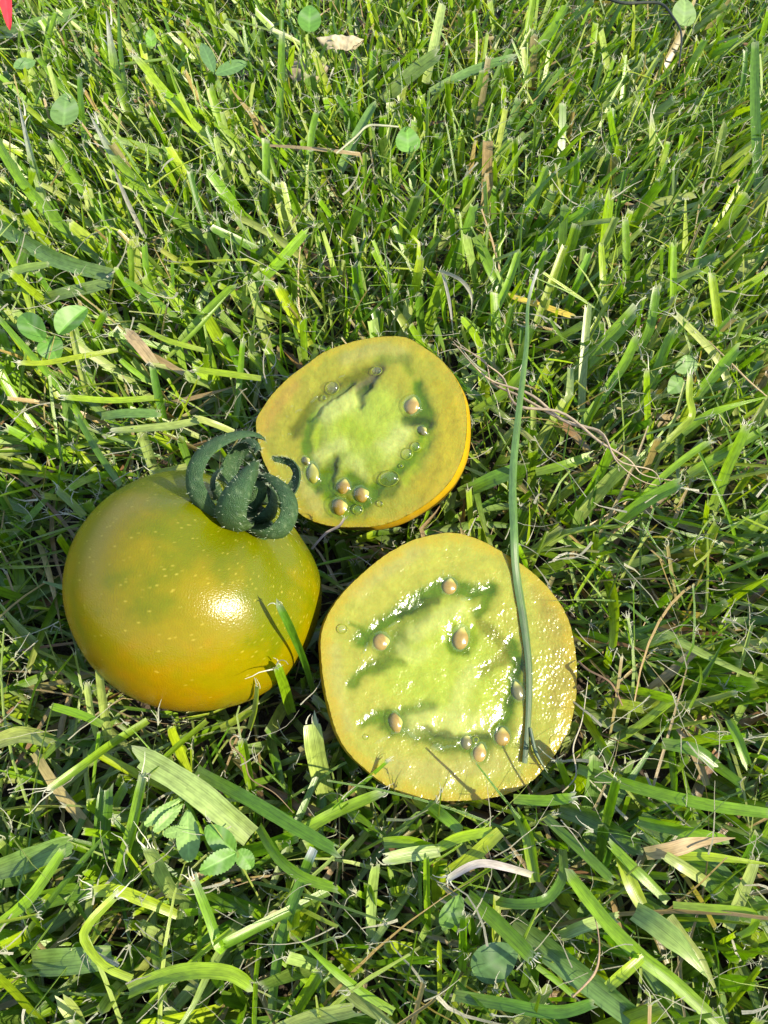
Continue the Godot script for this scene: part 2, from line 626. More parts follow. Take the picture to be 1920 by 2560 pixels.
func build_whole_tomato() -> void:
	var at := TOMATO_C - Vector3(0, TOMATO_R, 0)
	var o := thing("whole_tomato", "whole greenish yellow tomato with its curled green calyx still on", "tomato", at)
	var up := TOMATO_C - at
	var b := Buf.new()
	var bs := stem_basis()
	var rows := 230
	var cols := 420
	var r := RandomNumberGenerator.new()
	r.seed = 31
	var green := srgb(84, 90, 6)
	var olive := srgb(110, 100, 7)
	var gold := srgb(130, 99, 7)
	var deep_gold := srgb(136, 95, 7)
	for i in rows:
		var th := PI * i / (rows - 1)
		for j in cols:
			var ph := TAU * j / cols
			var d := Vector3(sin(th) * cos(ph), cos(th), sin(th) * sin(ph))
			var p := bs * (d * tomato_radius(d))
			var mott := soft.get_noise_3dv(d * 22.0) * 0.5 + soft.get_noise_3dv(d * 60.0 + Vector3(9, 3, 1)) * 0.35
			var t := th / PI + mott * 0.26 + 0.05 * cos(ph * 5.0)
			var c := green.lerp(olive, smoothstep(0.20, 0.42, t)).lerp(gold, smoothstep(0.42, 0.68, t)).lerp(deep_gold, smoothstep(0.66, 0.95, t))
			var k := 1.0 + 0.07 * fine.get_noise_3dv(d * 26.0)
			c = Color(c.r * k, c.g * k, c.b * k)
			if r.randf() < 0.016 * (1.0 - smoothstep(0.7, 1.9, th)) + 0.003:
				c = c.lerp(srgb(226, 206, 90), r.randf_range(0.04, 0.22))
			b.vert(p + up, (bs * d), c, Vector2(ph, th))
	for i in rows - 1:
		for j in cols:
			var a := i * cols + j
			var e := i * cols + (j + 1) % cols
			b.quad(a, e, e + cols, a + cols)
	b.grid_normals(rows, cols, 0, true, Vector3.UP)
	var m := StandardMaterial3D.new()
	m.vertex_color_use_as_albedo = true
	m.roughness = 0.24
	m.metallic_specular = 0.36
	m.subsurf_scatter_enabled = true
	m.subsurf_scatter_strength = 0.05
	m.heightmap_enabled = true
	m.heightmap_texture = noise_texture(256, 0.06, 3, 12)
	m.heightmap_scale = 0.006
	m.uv1_triplanar = true
	m.uv1_scale = Vector3.ONE * 160.0
	part("skin", b, m, o)
	# calyx
	var calyx := Buf.new()
	var axis := STEM_AXIS.normalized()
	var root := bs * Vector3(0, tomato_radius(Vector3.UP) + 0.6, 0)
	dome(calyx, root + up, bs.x, axis, bs.z, 6.6, 1.5, 6.6, lin(0.022, 0.052, 0.014), 10, 24)
	var sm := StandardMaterial3D.new()
	sm.vertex_color_use_as_albedo = true
	sm.roughness = 0.5
	sm.metallic_specular = 0.34
	sm.rim_enabled = false
	sm.rim = 0.15
	sm.rim_tint = 0.4
	sm.heightmap_enabled = true
	sm.heightmap_texture = noise_texture(256, 0.12, 3, 44)
	sm.heightmap_scale = 0.03
	sm.uv1_triplanar = true
	sm.uv1_scale = Vector3.ONE * 140.0
	var cn := part("calyx", calyx, sm, o)
	var hair := Buf.new()
	var data := [
		["sepal", [[Vector3(10.56, 16.54, -9.33), 3.03, 0.91], [Vector3(7.31, 20.21, -5.84), 4.40, 1.32], [Vector3(5.06, 23.5, -6.18), 4.18, 1.42], [Vector3(3.95, 25.72, -8.48), 3.52, 1.48], [Vector3(4.52, 27.61, -11.19), 3.24, 1.46], [Vector3(6.59, 28.1, -14.5), 2.98, 1.34], [Vector3(9.56, 27.52, -17.16), 2.50, 1.13], [Vector3(12.48, 26.37, -19), 1.79, 0.81], [Vector3(14.5, 24.96, -19.61), 1.43, 0.57], [Vector3(15.56, 23.8, -19.69), 0.21, 0.11]]],
		["sepal", [[Vector3(12.46, 16.6, -8.55), 2.72, 0.82], [Vector3(11.21, 19.27, -3.64), 4.83, 1.25], [Vector3(10.71, 23.73, -2.17), 4.54, 1.36], [Vector3(11.72, 27.39, -3.03), 3.91, 1.41], [Vector3(13.12, 28.99, -5.32), 3.28, 1.31], [Vector3(14.2, 28.69, -8.37), 2.40, 1.08], [Vector3(14.51, 27.06, -11.27), 1.59, 0.79], [Vector3(14.64, 24.95, -13.49), 0.88, 0.44], [Vector3(14.73, 21.46, -15.47), 0.30, 0.15]]],
		["sepal", [[Vector3(12.68, 16.2, -8.83), 3.03, 0.91], [Vector3(15.23, 17.52, -3.76), 4.43, 1.06], [Vector3(18.56, 19.69, -1.61), 3.76, 1.05], [Vector3(20.79, 21.43, -3.23), 3.32, 1.19], [Vector3(21.15, 23.17, -5.71), 2.89, 1.21], [Vector3(19.81, 23.85, -8.44), 2.40, 1.08], [Vector3(17.51, 23.26, -11.07), 1.91, 0.86], [Vector3(15.24, 21.61, -13.08), 1.42, 0.64], [Vector3(13.82, 19.1, -13.85), 1.06, 0.53], [Vector3(13.98, 16.44, -13.55), 0.25, 0.12]]],
		["sepal", [[Vector3(13.98, 16.02, -11.2), 2.29, 0.69], [Vector3(17.15, 13.13, -14.04), 2.51, 0.75], [Vector3(19.44, 12.33, -16.39), 2.38, 0.83], [Vector3(20.45, 12.71, -18.68), 1.84, 0.77], [Vector3(20.5, 13.02, -20.86), 1.45, 0.72], [Vector3(19.27, 13.16, -22.8), 1.29, 0.65], [Vector3(17.37, 12.74, -23.95), 1.14, 0.57], [Vector3(15.99, 12.84, -24.09), 0.89, 0.45], [Vector3(15.46, 13.51, -24.17), 0.23, 0.11]]],
		["sepal", [[Vector3(11.22, 16.37, -11.7), 2.60, 0.78], [Vector3(7.74, 13.67, -14.81), 2.98, 0.89], [Vector3(6.55, 13.08, -19.2), 3.03, 1.06], [Vector3(7.81, 14.31, -22.71), 2.73, 1.09], [Vector3(9.75, 16.47, -24.04), 2.40, 1.08], [Vector3(12.05, 18.95, -23.23), 2.04, 0.92], [Vector3(13.53, 20.35, -20.86), 1.55, 0.70], [Vector3(13.21, 20.5, -19.35), 0.28, 0.14]]],
		["sepal", [[Vector3(12.3, 16.13, -9.62), 3.04, 0.91], [Vector3(14.87, 16.73, -6.99), 4.05, 1.01], [Vector3(16.8, 17.99, -7.03), 4.03, 1.21], [Vector3(17.27, 18.63, -9.69), 3.00, 1.05], [Vector3(16.25, 18.14, -12.48), 1.52, 0.61], [Vector3(15.2, 17.77, -13.7), 0.21, 0.11]]],
		["sepal", [[Vector3(11.08, 15.96, -9.37), 2.28, 0.68], [Vector3(8.12, 18.37, -9.32), 3.60, 1.08], [Vector3(6.86, 20.06, -10.87), 2.84, 1.14], [Vector3(6.37, 21.49, -12.04), 1.34, 0.60], [Vector3(6.72, 20.76, -14.48), 0.83, 0.42], [Vector3(7.04, 19.75, -15.65), 0.18, 0.09]]],
	]
	for s in data:
		var sb := Buf.new()
		sepal(sb, hair, s[1], up, r)
		part(s[0], sb, sm, cn)
	var stub := Buf.new()
	var sp := [root + up, root + up + axis * 3.0, root + up + axis * 5.5 + bs.x * 0.4, root + up + axis * 7.2 + bs.x * 1.0]
	tube(stub, spline(sp, 10), [1.9, 1.5, 1.45, 1.9, 1.7, 1.4], lin(0.05, 0.10, 0.03), 14)
	part("stem_stub", stub, sm, cn)
	var hm := StandardMaterial3D.new()
	hm.vertex_color_use_as_albedo = true
	hm.roughness = 0.35
	var hn := part("hair", hair, hm, cn)
	hn.set_meta("kind", "stuff")


func sepal(b: Buf, hair: Buf, rows: Array, up: Vector3, r: RandomNumberGenerator) -> void:
	var p := []
	for q in rows:
		p.append(q[0])
	var count := 54
	var pts := spline(p, count)
	var ring := 24
	for k in count:
		var t := float(k) / (count - 1) * (rows.size() - 1)
		var i := mini(int(t), rows.size() - 2)
		var f := t - i
		var w: float = lerpf(rows[i][1], rows[i + 1][1], f) * 0.66
		var th: float = lerpf(rows[i][2], rows[i + 1][2], f) * 0.85
		var d := (pts[mini(k + 1, count - 1)] - pts[maxi(k - 1, 0)]).normalized()
		var outward := pts[k] - CALYX_C
		outward = (outward - d * outward.dot(d)).normalized()
		var s := d.cross(outward).normalized()
		for j in ring:
			var a := TAU * j / ring
			var x := cos(a)
			var y := sin(a)
			var off := s * x * w + outward * (y * th - x * x * th * 0.75)     # edges rolled inwards
			if y < 0.0:
				off = s * x * w * 0.96 + outward * (y * th * 0.25 - x * x * th * 0.75)
			var g := 1.0 + 0.3 * fine.get_noise_3dv((pts[k] + off) * 1.4)
			var c := Color(0.026 * g, 0.060 * g, 0.020 * g).lerp(Color(0.05 * g, 0.085 * g, 0.012 * g), 0.5 * (1.0 - smoothstep(0.05, 0.35, float(k) / count)))
			off += outward * (0.10 * fine.get_noise_3dv((pts[k] + off) * 2.5) - 0.12 * th * exp(-x * x * 14.0))
			if r.randf() < 0.08:
				c = c.lerp(Color(0.11, 0.16, 0.07), r.randf_range(0.2, 0.6))
			b.vert(pts[k] + off + up, (s * x * th + outward * y * w).normalized(), c)
			if r.randf() < 0.26:
				var hd := (off.normalized() + d * r.randf_range(-0.6, 0.6) + s * r.randf_range(-0.5, 0.5))
				hair_strand(hair, pts[k] + off + up, hd, r.randf_range(0.35, 0.95), r)
	for k in count - 1:
		for j in ring:
			var a := k * ring + j
			var e := k * ring + (j + 1) % ring
			b.quad(a, e, e + ring, a + ring)
	b.grid_normals(count, ring, 0, true, Vector3.UP)


func hair_strand(b: Buf, p: Vector3, d: Vector3, length: float, r: RandomNumberGenerator) -> void:
	d = d.normalized()
	var s := d.cross(Vector3(r.randf_range(-1, 1), r.randf_range(-1, 1), r.randf_range(-1, 1))).normalized()
	var nn := s.cross(d).normalized()
	var c := lin(0.38, 0.44, 0.30)
	var a := b.vert(p - s * 0.022, nn, c)
	var e := b.vert(p + s * 0.022, nn, c)
	var f := b.vert(p + d * length, nn, c)
	b.tri(a, e, f)


func dome(b: Buf, at: Vector3, x: Vector3, y: Vector3, z: Vector3, rx: float, ry: float, rz: float, c: Color, rows := 8, cols := 20, whole := false) -> void:
	var start := b.v.size()
	for i in rows + 1:
		var th := (PI if whole else PI * 0.5) * i / rows
		for j in cols:
			var ph := TAU * j / cols
			var d := Vector3(sin(th) * cos(ph), cos(th), sin(th) * sin(ph))
			var nn := (x * d.x / rx + y * d.y / ry + z * d.z / rz).normalized()
			b.vert(at + x * d.x * rx + y * d.y * ry + z * d.z * rz, nn, c)
	for i in rows:
		for j in cols:
			var a := start + i * cols + j
			var e := start + i * cols + (j + 1) % cols
			b.quad(a, e, e + cols, a + cols)


func tube(b: Buf, pts: PackedVector3Array, radii: Array, c: Color, ring := 10, flat := 1.0) -> void:
	var start := b.v.size()
	var count := pts.size()
	var s := Vector3.ZERO
	for k in count:
		var d := (pts[mini(k + 1, count - 1)] - pts[maxi(k - 1, 0)]).normalized()
		if k == 0:
			s = d.cross(Vector3(0.3, 0.4, 1)).normalized()
		s = (s - d * s.dot(d)).normalized()
		var o := s.cross(d)
		var t := float(k) / (count - 1) * (radii.size() - 1)
		var i := mini(int(t), radii.size() - 2)
		var rr: float = lerpf(radii[i], radii[i + 1], t - i)
		for j in ring:
			var a := TAU * j / ring
			var nn := s * cos(a) + o * sin(a)
			var g := 1.0 + 0.35 * fine.get_noise_3dv(pts[k] * 0.6 + nn)
			b.vert(pts[k] + (s * cos(a) + o * sin(a) * flat) * rr, nn, Color(c.r * g, c.g * g, c.b * g), Vector2(float(j) / ring, k * 0.1))
	for k in count - 1:
		for j in ring:
			var a := start + k * ring + j
			var e := start + k * ring + (j + 1) % ring
			b.quad(a, e, e + ring, a + ring)
	for end in 2:
		var k := 0 if end == 0 else count - 1
		var d := (pts[1] - pts[0]).normalized() * -1.0 if end == 0 else (pts[count - 1] - pts[count - 2]).normalized()
		var m := b.vert(pts[k], d, c)
		var first := b.v.size()
		for j in ring:
			b.vert(b.v[start + k * ring + j] * 1000.0, d, c)
		for j in ring:
			b.tri(m, first + j, first + (j + 1) % ring)


func tissue(key: String) -> Color:
	match key:
		"green": return srgb(100, 132, 2)
		"deep": return srgb(64, 86, 2)
		"greygreen": return srgb(98, 120, 16)
		"olive": return srgb(118, 122, 12)
		"mauve": return srgb(112, 108, 66)
		"core": return srgb(186, 204, 66)
		"corelight": return srgb(208, 218, 116)
		"lime": return srgb(160, 184, 26)
		"pale": return srgb(196, 190, 104)
		"brown": return srgb(168, 148, 58)
		"yellow": return srgb(198, 178, 34)
		"peach": return srgb(206, 160, 70)
	return srgb(180, 170, 60)


func build_half(called: String, label: String, o3: Vector3, nn: Vector3, xx: Vector3, data: Dictionary) -> void:
	var o := thing(called, label, "tomato half", o3, "halves of the cut tomato")
	o.basis = Basis(xx, nn, xx.cross(nn))
	var r := RandomNumberGenerator.new()
	r.seed = data.seed
	# the rim: a closed curve through the outline points, kept as radius by angle
	var ol: Array = data.outline
	var m := ol.size() / 2
	var turns := 720
	var rad := PackedFloat32Array()
	rad.resize(turns)
	rad.fill(-1.0)
	for k in m:
		for q in 60:
			var f := q / 60.0
			var pp := []
			for w in [-1, 0, 1, 2]:
				var id := posmod(k + w, m)
				pp.append(Vector2(ol[id * 2], ol[id * 2 + 1]))
			var p: Vector2 = pp[1].cubic_interpolate(pp[2], pp[0], pp[3], f)
			rad[posmod(int(p.angle() / TAU * turns), turns)] = p.length()
	for k in turns:
		if rad[k] < 0.0:
			rad[k] = rad[posmod(k - 1, turns)]
	var rings: int = data.rings
	var cols: int = data.cols
	var b := Buf.new()
	var strokes := []
	for s in data.strokes:
		var pl := PackedVector2Array()
		for q in s[4].size() / 2:
			pl.append(Vector2(s[4][q * 2], s[4][q * 2 + 1]))
		var box := Rect2(pl[0], Vector2.ZERO)
		for q in pl:
			box = box.expand(q)
		strokes.append([tissue(s[0]) * Color(data.tone, data.tone, data.tone), s[1] * data.spread, s[2], s[3], pl, box.grow(s[1] * 2.2)])
	for q in data.seeds:                                   # each seed lies in a pocket of green jelly
		var pl := PackedVector2Array([Vector2(q[1], q[2]), Vector2(q[1] + 0.01, q[2])])
		var wd: float = (q[3] + q[4]) * 0.5 * 1.35
		strokes.append([tissue("green") * Color(data.tone, data.tone, data.tone), wd, 0.35, 0.8, pl, Rect2(pl[0], Vector2.ZERO).grow(wd * 2.2)])
	var flesh_c: Color = data.flesh * data.tone
	var mid_c: Color = data.mid * data.tone
	var rim_c: Color = data.rim * data.tone
	for i in rings + 1:
		var t := pow(float(i) / rings, 0.85)
		for j in cols:
			var a := TAU * j / cols
			var fa := a / TAU * turns
			var ra := lerpf(rad[int(fa) % turns], rad[(int(fa) + 1) % turns], fa - int(fa))
			var jag := 0.10 * fine.get_noise_2d(a * 30.0, 3.0) * smoothstep(0.93, 1.0, t)
			var p := Vector2(cos(a), sin(a)) * (ra * t + jag)
			var wob := Vector2(soft.get_noise_2d(p.x * 2.6, p.y * 2.6 + 40.0), soft.get_noise_2d(p.x * 2.6 + 70.0, p.y * 2.6)) * 0.7
			var pw := p + wob
			var h := 0.22 * soft.get_noise_2d(p.x * 1.6 + data.seed, p.y * 1.6)
			var c := mid_c.lerp(flesh_c, smoothstep(0.25, 0.62, t))
			var grain := fine.get_noise_2d(p.x * 1.5, p.y * 1.5)
			var streak := fine.get_noise_2d(a * 26.0, t * 4.0)
			var cloud := soft.get_noise_2d(p.x * 3.4 + 11.0, p.y * 3.4)
			var ray := smoothstep(0.0, 0.5, fine.get_noise_2d(a * 3.4 + data.seed, 21.0)) * smoothstep(0.12, 0.3, t) * (1.0 - smoothstep(0.45, 0.62, t))
			c = c.lerp(tissue("corelight") * data.tone, ray * 0.22)
			for s in strokes:
				if not s[5].has_point(pw):
					continue
				var dd := 1e9
				var pl: PackedVector2Array = s[4]
				for q in pl.size() - 1:
					var ab := pl[q + 1] - pl[q]
					var f := clampf((pw - pl[q]).dot(ab) / maxf(ab.length_squared(), 1e-6), 0.0, 1.0)
					dd = minf(dd, pw.distance_squared_to(pl[q] + ab * f))
				var g := exp(-dd / (s[1] * s[1] * 0.62))
				c = c.lerp(s[0], clampf(g * 1.35, 0.0, 1.0) * minf(s[3] * 1.1, 1.0))
				h -= s[2] * g * 0.6
			var k := 1.0 + 0.10 * grain + 0.08 * streak + 0.13 * cloud
			c = Color(c.r * k, c.g * k, c.b * k)
			var edge := smoothstep(0.88, 0.995, t + 0.05 * cloud)
			c = c.lerp(rim_c, edge * 0.7)
			h *= 1.0 - 0.7 * smoothstep(0.9, 1.0, t)
			h += 0.12 * fine.get_noise_2d(a * 40.0, 9.0) * smoothstep(0.97, 1.0, t)
			# wet, broken surface where the knife tore the flesh
			var rough := 0.004
			for g in data.wet:
				rough += 0.85 * g[3] * exp(-p.distance_squared_to(Vector2(g[0], g[1])) / (g[2] * g[2]))
			rough *= 1.0 - smoothstep(0.95, 1.0, t)
			h += rough * (fine.get_noise_2d(p.x * 2.3, p.y * 2.3) + 0.5 * fine.get_noise_2d(p.x * 4.1 + 9.0, p.y * 4.1))
			b.vert(Vector3(p.x, h, p.y), Vector3.UP, c, p / 30.0)
	for i in rings:
		for j in cols:
			var a := i * cols + j
			var e := i * cols + (j + 1) % cols
			b.quad(a, e, e + cols, a + cols)
	b.grid_normals(rings + 1, cols, 0, true, Vector3.UP)
	for j in cols:
		b.n[j] = Vector3.UP
	var fm := StandardMaterial3D.new()
	fm.vertex_color_use_as_albedo = true
	fm.roughness = data.gloss
	fm.metallic_specular = 0.42
	fm.subsurf_scatter_enabled = true
	fm.subsurf_scatter_strength = 0.28
	fm.heightmap_enabled = true
	fm.heightmap_texture = noise_texture(256, 0.05, 4, 21)
	fm.heightmap_scale = data.bump
	fm.uv1_triplanar = true
	fm.uv1_scale = Vector3.ONE * 110.0
	part("cut_flesh", b, fm, o)
	# skin below the cut
	var sb := Buf.new()
	var depth := 21.0
	var srows := 46
	var scols := 240
	for i in srows + 1:
		var ph := PI * 0.5 * i / srows
		for j in scols:
			var a := TAU * j / scols
			var ra := rad[int(a / TAU * turns) % turns]
			var rr := ra * cos(ph) * (1.0 + 0.05 * sin(2.0 * ph)) + 0.04
			var y := -depth * sin(ph) - 0.03
			var p := Vector3(cos(a) * rr, y, sin(a) * rr)
			var g := 1.0 + 0.16 * soft.get_noise_3dv(p * 3.0) + 0.06 * fine.get_noise_3dv(p)
			var c: Color = data.skin_top.lerp(data.skin, smoothstep(0.02, 0.35, ph))
			sb.vert(p, Vector3(cos(a) * cos(ph), -sin(ph), sin(a) * cos(ph)), Color(c.r * g, c.g * g, c.b * g))
	for i in srows:
		for j in scols:
			var a := i * scols + j
			var e := i * scols + (j + 1) % scols
			sb.quad(a, e, e + scols, a + scols)
	sb.grid_normals(srows + 1, scols, 0, true, Vector3.DOWN)
	var sm := StandardMaterial3D.new()
	sm.vertex_color_use_as_albedo = true
	sm.roughness = 0.32
	sm.subsurf_scatter_enabled = true
	sm.subsurf_scatter_strength = 0.06
	part("skin", sb, sm, o)
	# seeds, each in a clear sac of jelly
	var seed_m := StandardMaterial3D.new()
	seed_m.vertex_color_use_as_albedo = true
	seed_m.roughness = 0.28
	for s in data.seeds:
		var tones := {"tan": srgb(126, 101, 34), "pink": srgb(128, 102, 40), "pale": srgb(136, 110, 50), "green": srgb(126, 124, 44), "dark": srgb(82, 76, 34)}
		var a := deg_to_rad(s[5])
		var x := Vector3(cos(a), 0, sin(a))
		var z := Vector3(-sin(a), 0, cos(a))
		var qb := Buf.new()
		var at := Vector3(s[1], -0.38, s[2])
		seed_shape(qb, at, x, z, s[3] * 0.98, s[4] * 0.98, tones[s[0]])
		var sn := part("seed", qb, seed_m, o)
		var gb := Buf.new()
		dome(gb, at + Vector3(0, -0.3, 0), x, Vector3.UP, z, s[3] * 1.4 + 0.2, s[3] * 0.85 + 0.45, s[4] * 1.4 + 0.2, Color.WHITE, 10, 28)
		part("jelly_sac", gb, pane_mat, sn)
	for s in data.bubbles:
		var gb := Buf.new()
		var rr: float = (s[2] + s[3]) * 0.5
		dome(gb, Vector3(s[0], 0.05 - rr * 0.1, s[1]), Vector3.RIGHT, Vector3.UP, Vector3.BACK, s[2], rr * 0.85, s[3], Color.WHITE, 12, 32)
		# the bead of juice that holds the bubble's edge
		var ring := PackedVector3Array()
		for k in 33:
			var a := TAU * k / 32.0
			ring.append(Vector3(s[0] + cos(a) * s[2] * 1.02, 0.06, s[1] + sin(a) * s[3] * 1.02))
		part("bubble", gb, pane_mat, o)
		var mb := Buf.new()
		tube(mb, ring, [0.07, 0.07], srgb(118, 128, 28), 8)
		var rim_m := fm
		part("juice_ring", mb, rim_m, o.get_child(o.get_child_count() - 1))
	for s in data.drops:
		var gb := Buf.new()
		var a := deg_to_rad(s[4])
		dome(gb, Vector3(s[0], -0.12, s[1]), Vector3(cos(a), 0, sin(a)), Vector3.UP, Vector3(-sin(a), 0, cos(a)), s[2], s[3] * 0.75, s[3], Color.WHITE, 10, 24)
		part("juice_drop", gb, pane_mat, o)


func seed_shape(b: Buf, at: Vector3, x: Vector3, z: Vector3, rx: float, rz: float, c: Color) -> void:
	var rows := 18
	var cols := 26
	var start := b.v.size()
	for i in rows + 1:
		var th := PI * i / rows
		for j in cols:
			var ph := TAU * j / cols
			var d := Vector3(sin(th) * cos(ph), sin(th) * sin(ph), -cos(th))
			var pinch := 1.0 - 0.38 * smoothstep(0.2, 1.0, -d.z)        # the pointed end of the seed
			var p := at + x * d.x * rx * pinch + Vector3.UP * d.y * rx * 0.62 * pinch + z * d.z * rz * (1.0 + 0.12 * maxf(0.0, -d.z))
			var g := 1.0 + 0.22 * fine.get_noise_3dv(p * 2.6)
			var tipc := c.lerp(srgb(196, 190, 96), smoothstep(0.35, 0.95, -d.z) * 0.8)
			b.vert(p, (x * d.x / rx + Vector3.UP * d.y / (rx * 0.62) + z * d.z / rz).normalized(), Color(tipc.r * g, tipc.g * g, tipc.b * g))
	for i in rows:
		for j in cols:
			var a := start + i * cols + j
			var e := start + i * cols + (j + 1) % cols
			b.quad(a, e, e + cols, a + cols)


# ---------------------------------------------------------------- small plants and litter

func leaflet(b: Buf, base: Vector3, tip: Vector3, w: float, fold: float, c: Color, round_: float, teeth: float, seed_: int) -> void:
	var along := tip - base
	var length := along.length()
	var d := along / length
	var s := d.cross(Vector3(0.1, 1, 0.45)).normalized()
	var up := s.cross(d).normalized()
	var nv := 22
	var nu := 12
	for i in nv + 1:
		var v := float(i) / nv
		var wid := pow(sin(PI * clampf(pow(v, round_), 0.0, 1.0)), 0.62) * w * 0.5 + 0.02
		for j in nu + 1:
			var u := float(j) / nu * 2.0 - 1.0
			var notch := 0.05 * length * (1.0 - absf(u)) * smoothstep(0.8, 1.0, v)
			var tooth := teeth * absf(u) * absf(sin(v * 34.0 + seed_)) * smoothstep(0.75, 1.0, absf(u))
			var h := absf(u) * fold * wid + 0.18 * sin(v * 5.0 + seed_) * absf(u) - 0.10 * absf(sin(v * 22.0 + absf(u) * 3.0)) * absf(u)
			var p := base + d * (v * length - notch) + s * u * (wid + tooth) + up * (h - 0.12 * length * v * v)
			var vein := exp(-pow(u / 0.07, 2.0)) * 0.35 + 0.10 * sin(v * 40.0 - absf(u) * 7.0)
			var k := 1.0 + vein + 0.15 * soft.get_noise_3dv(p * 4.0)
			var chev := exp(-pow((v - 0.42 - 0.22 * absf(u)) / 0.09, 2.0)) * 0.35 * (1.0 if round_ < 0.95 else 0.0)
			k *= 1.0 + 0.12 * fine.get_noise_3dv(p * 1.2)
			var cc := Color(c.r * k, c.g * k, c.b * k).lerp(lin(0.28, 0.36, 0.2), chev)
			b.vert(p, up, cc, Vector2(u, v))
	for i in nv:
		for j in nu:
			var a := i * (nu + 1) + j
			b.quad(a, a + 1, a + nu + 2, a + nu + 1)
	b.grid_normals(nv + 1, nu + 1, 0, false, up)


func leaf_plant(called: String, label: String, category: String, c: Color, leaves: Array, foot: Vector3, m: Material = null) -> void:
	# leaves: [base, tip, width, fold, roundness, teeth]
	var first: Vector3 = leaves[0][0]
	var at := Vector3(first.x, 0, first.z)
	var o := thing(called, label, category, at)
	var k := 0
	for l in leaves:
		var b := Buf.new()
		leaflet(b, l[0], l[1], l[2], l[3], c, l[4], l[5], k + int(first.x))
		part("leaflet" if leaves.size() > 1 else "leaf_blade", b, m if m else leaf_mat, o, at)
		k += 1
	if foot != Vector3.ZERO:
		var t := Buf.new()
		tube(t, spline([first, first.lerp(foot, 0.5) + Vector3(1.0, 1.0, 0.5), foot], 9), [0.45, 0.5, 0.5], lin(0.12, 0.2, 0.04), 8)
		part("stalk", t, leaf_mat, o, at)


func stalk(called: String, label: String, category: String, c: Color, pts: Array, radii: Array, m: Material, strands := 1) -> void:
	var at: Vector3 = pts[0]
	var o := thing(called, label, category, at)
	var r := RandomNumberGenerator.new()
	r.seed = int(absf(at.x) * 10.0) + 3
	for k in strands:
		var b := Buf.new()
		var q := []
		for p in pts:
			q.append(p + Vector3(r.randf_range(-1, 1), r.randf_range(-0.5, 0.5), r.randf_range(-1, 1)) * (1.7 if strands > 1 else 0.3))
		tube(b, spline(q, 40), radii, c, 8, 1.0 if called == "wiry_stem" else 0.3)
		part("strand" if strands > 1 else "stem", b, m, o, at)


func crumpled(called: String, label: String, at: Vector3, rx: float, rz: float, c: Color) -> void:
	var o := thing(called, label, "dead leaf", at)
	var b := Buf.new()
	var nu := 36
	var nv := 24
	for i in nv + 1:
		for j in nu + 1:
			var u := float(j) / nu * 2.0 - 1.0
			var v := float(i) / nv * 2.0 - 1.0
			var lim := sqrt(1.0 - v * v * 0.55) * (1.0 + 0.15 * soft.get_noise_2d(v * 9.0, 7.0))
			var p := Vector3(u * rx * lim * 1.1, 0, v * rz * sqrt(maxf(0.0, 1.02 - u * u)) * (1.0 + 0.5 * soft.get_noise_2d(u * 16.0, 3.0)))
			p.y = 1.3 * soft.get_noise_2d(p.x * 1.5, p.z * 1.5) + 0.12 * fine.get_noise_2d(p.x * 0.6, p.z * 0.6) + 3.2 * (1.0 - v * v) - 1.2 * u * u
			var k := 1.0 + 0.6 * soft.get_noise_3dv(p * 7.0) + 0.25 * fine.get_noise_3dv(p)
			b.vert(p, Vector3.UP, Color(c.r * k, c.g * k, c.b * k))
	for i in nv:
		for j in nu:
			var a := i * (nu + 1) + j
			b.quad(a, a + 1, a + nu + 2, a + nu + 1)
	b.grid_normals(nv + 1, nu + 1, 0, false, Vector3.UP)
	var m := StandardMaterial3D.new()
	m.vertex_color_use_as_albedo = true
	m.roughness = 0.85
	part("leaf_blade", b, m, o)


func build_ground() -> void:
	var b := Buf.new()
	var count := 121
	for i in count:
		for j in count:
			var u := float(j) / (count - 1) * 2.0 - 1.0
			var v := float(i) / (count - 1) * 2.0 - 1.0
			var x := u * 320.0 + signf(u) * pow(absf(u), 9.0) * 40000.0
			var z := v * 320.0 + signf(v) * pow(absf(v), 9.0) * 40000.0 - 150.0
			var near := 1.0 - smoothstep(900.0, 1700.0, Vector2(x, z).length())
			var y := -1.2 + near * (1.6 * soft.get_noise_2d(x * 1.2, z * 1.2) + 0.7 * fine.get_noise_2d(x * 0.4, z * 0.4))
			var soil := lin(0.040, 0.028, 0.016)
			var green := lin(0.065, 0.11, 0.025)
			var k := 1.0 + 0.4 * fine.get_noise_2d(x * 0.3, z * 0.3)
			var c := green.lerp(soil, near)
			b.vert(Vector3(x, y, z), Vector3.UP, Color(c.r * k, c.g * k, c.b * k), Vector2(x, z) * 0.02)
	for i in count - 1:
		for j in count - 1:
			var a := i * count + j
			b.quad(a, a + 1, a + count + 1, a + count)
	b.grid_normals(count, count, 0, false, Vector3.UP)
	var m := StandardMaterial3D.new()
	m.vertex_color_use_as_albedo = true
	m.roughness = 0.95
	m.heightmap_enabled = true
	m.heightmap_texture = noise_texture(512, 0.03, 5, 3)
	m.heightmap_scale = 0.15
	m.uv1_triplanar = true
	m.uv1_scale = Vector3.ONE * 22.0
	var o := MeshInstance3D.new()
	o.name = "ground"
	o.mesh = b.mesh()
	o.material_override = m
	add_child(o)
	tag(o, "dark brown soil under the lawn", "ground", "", "structure")


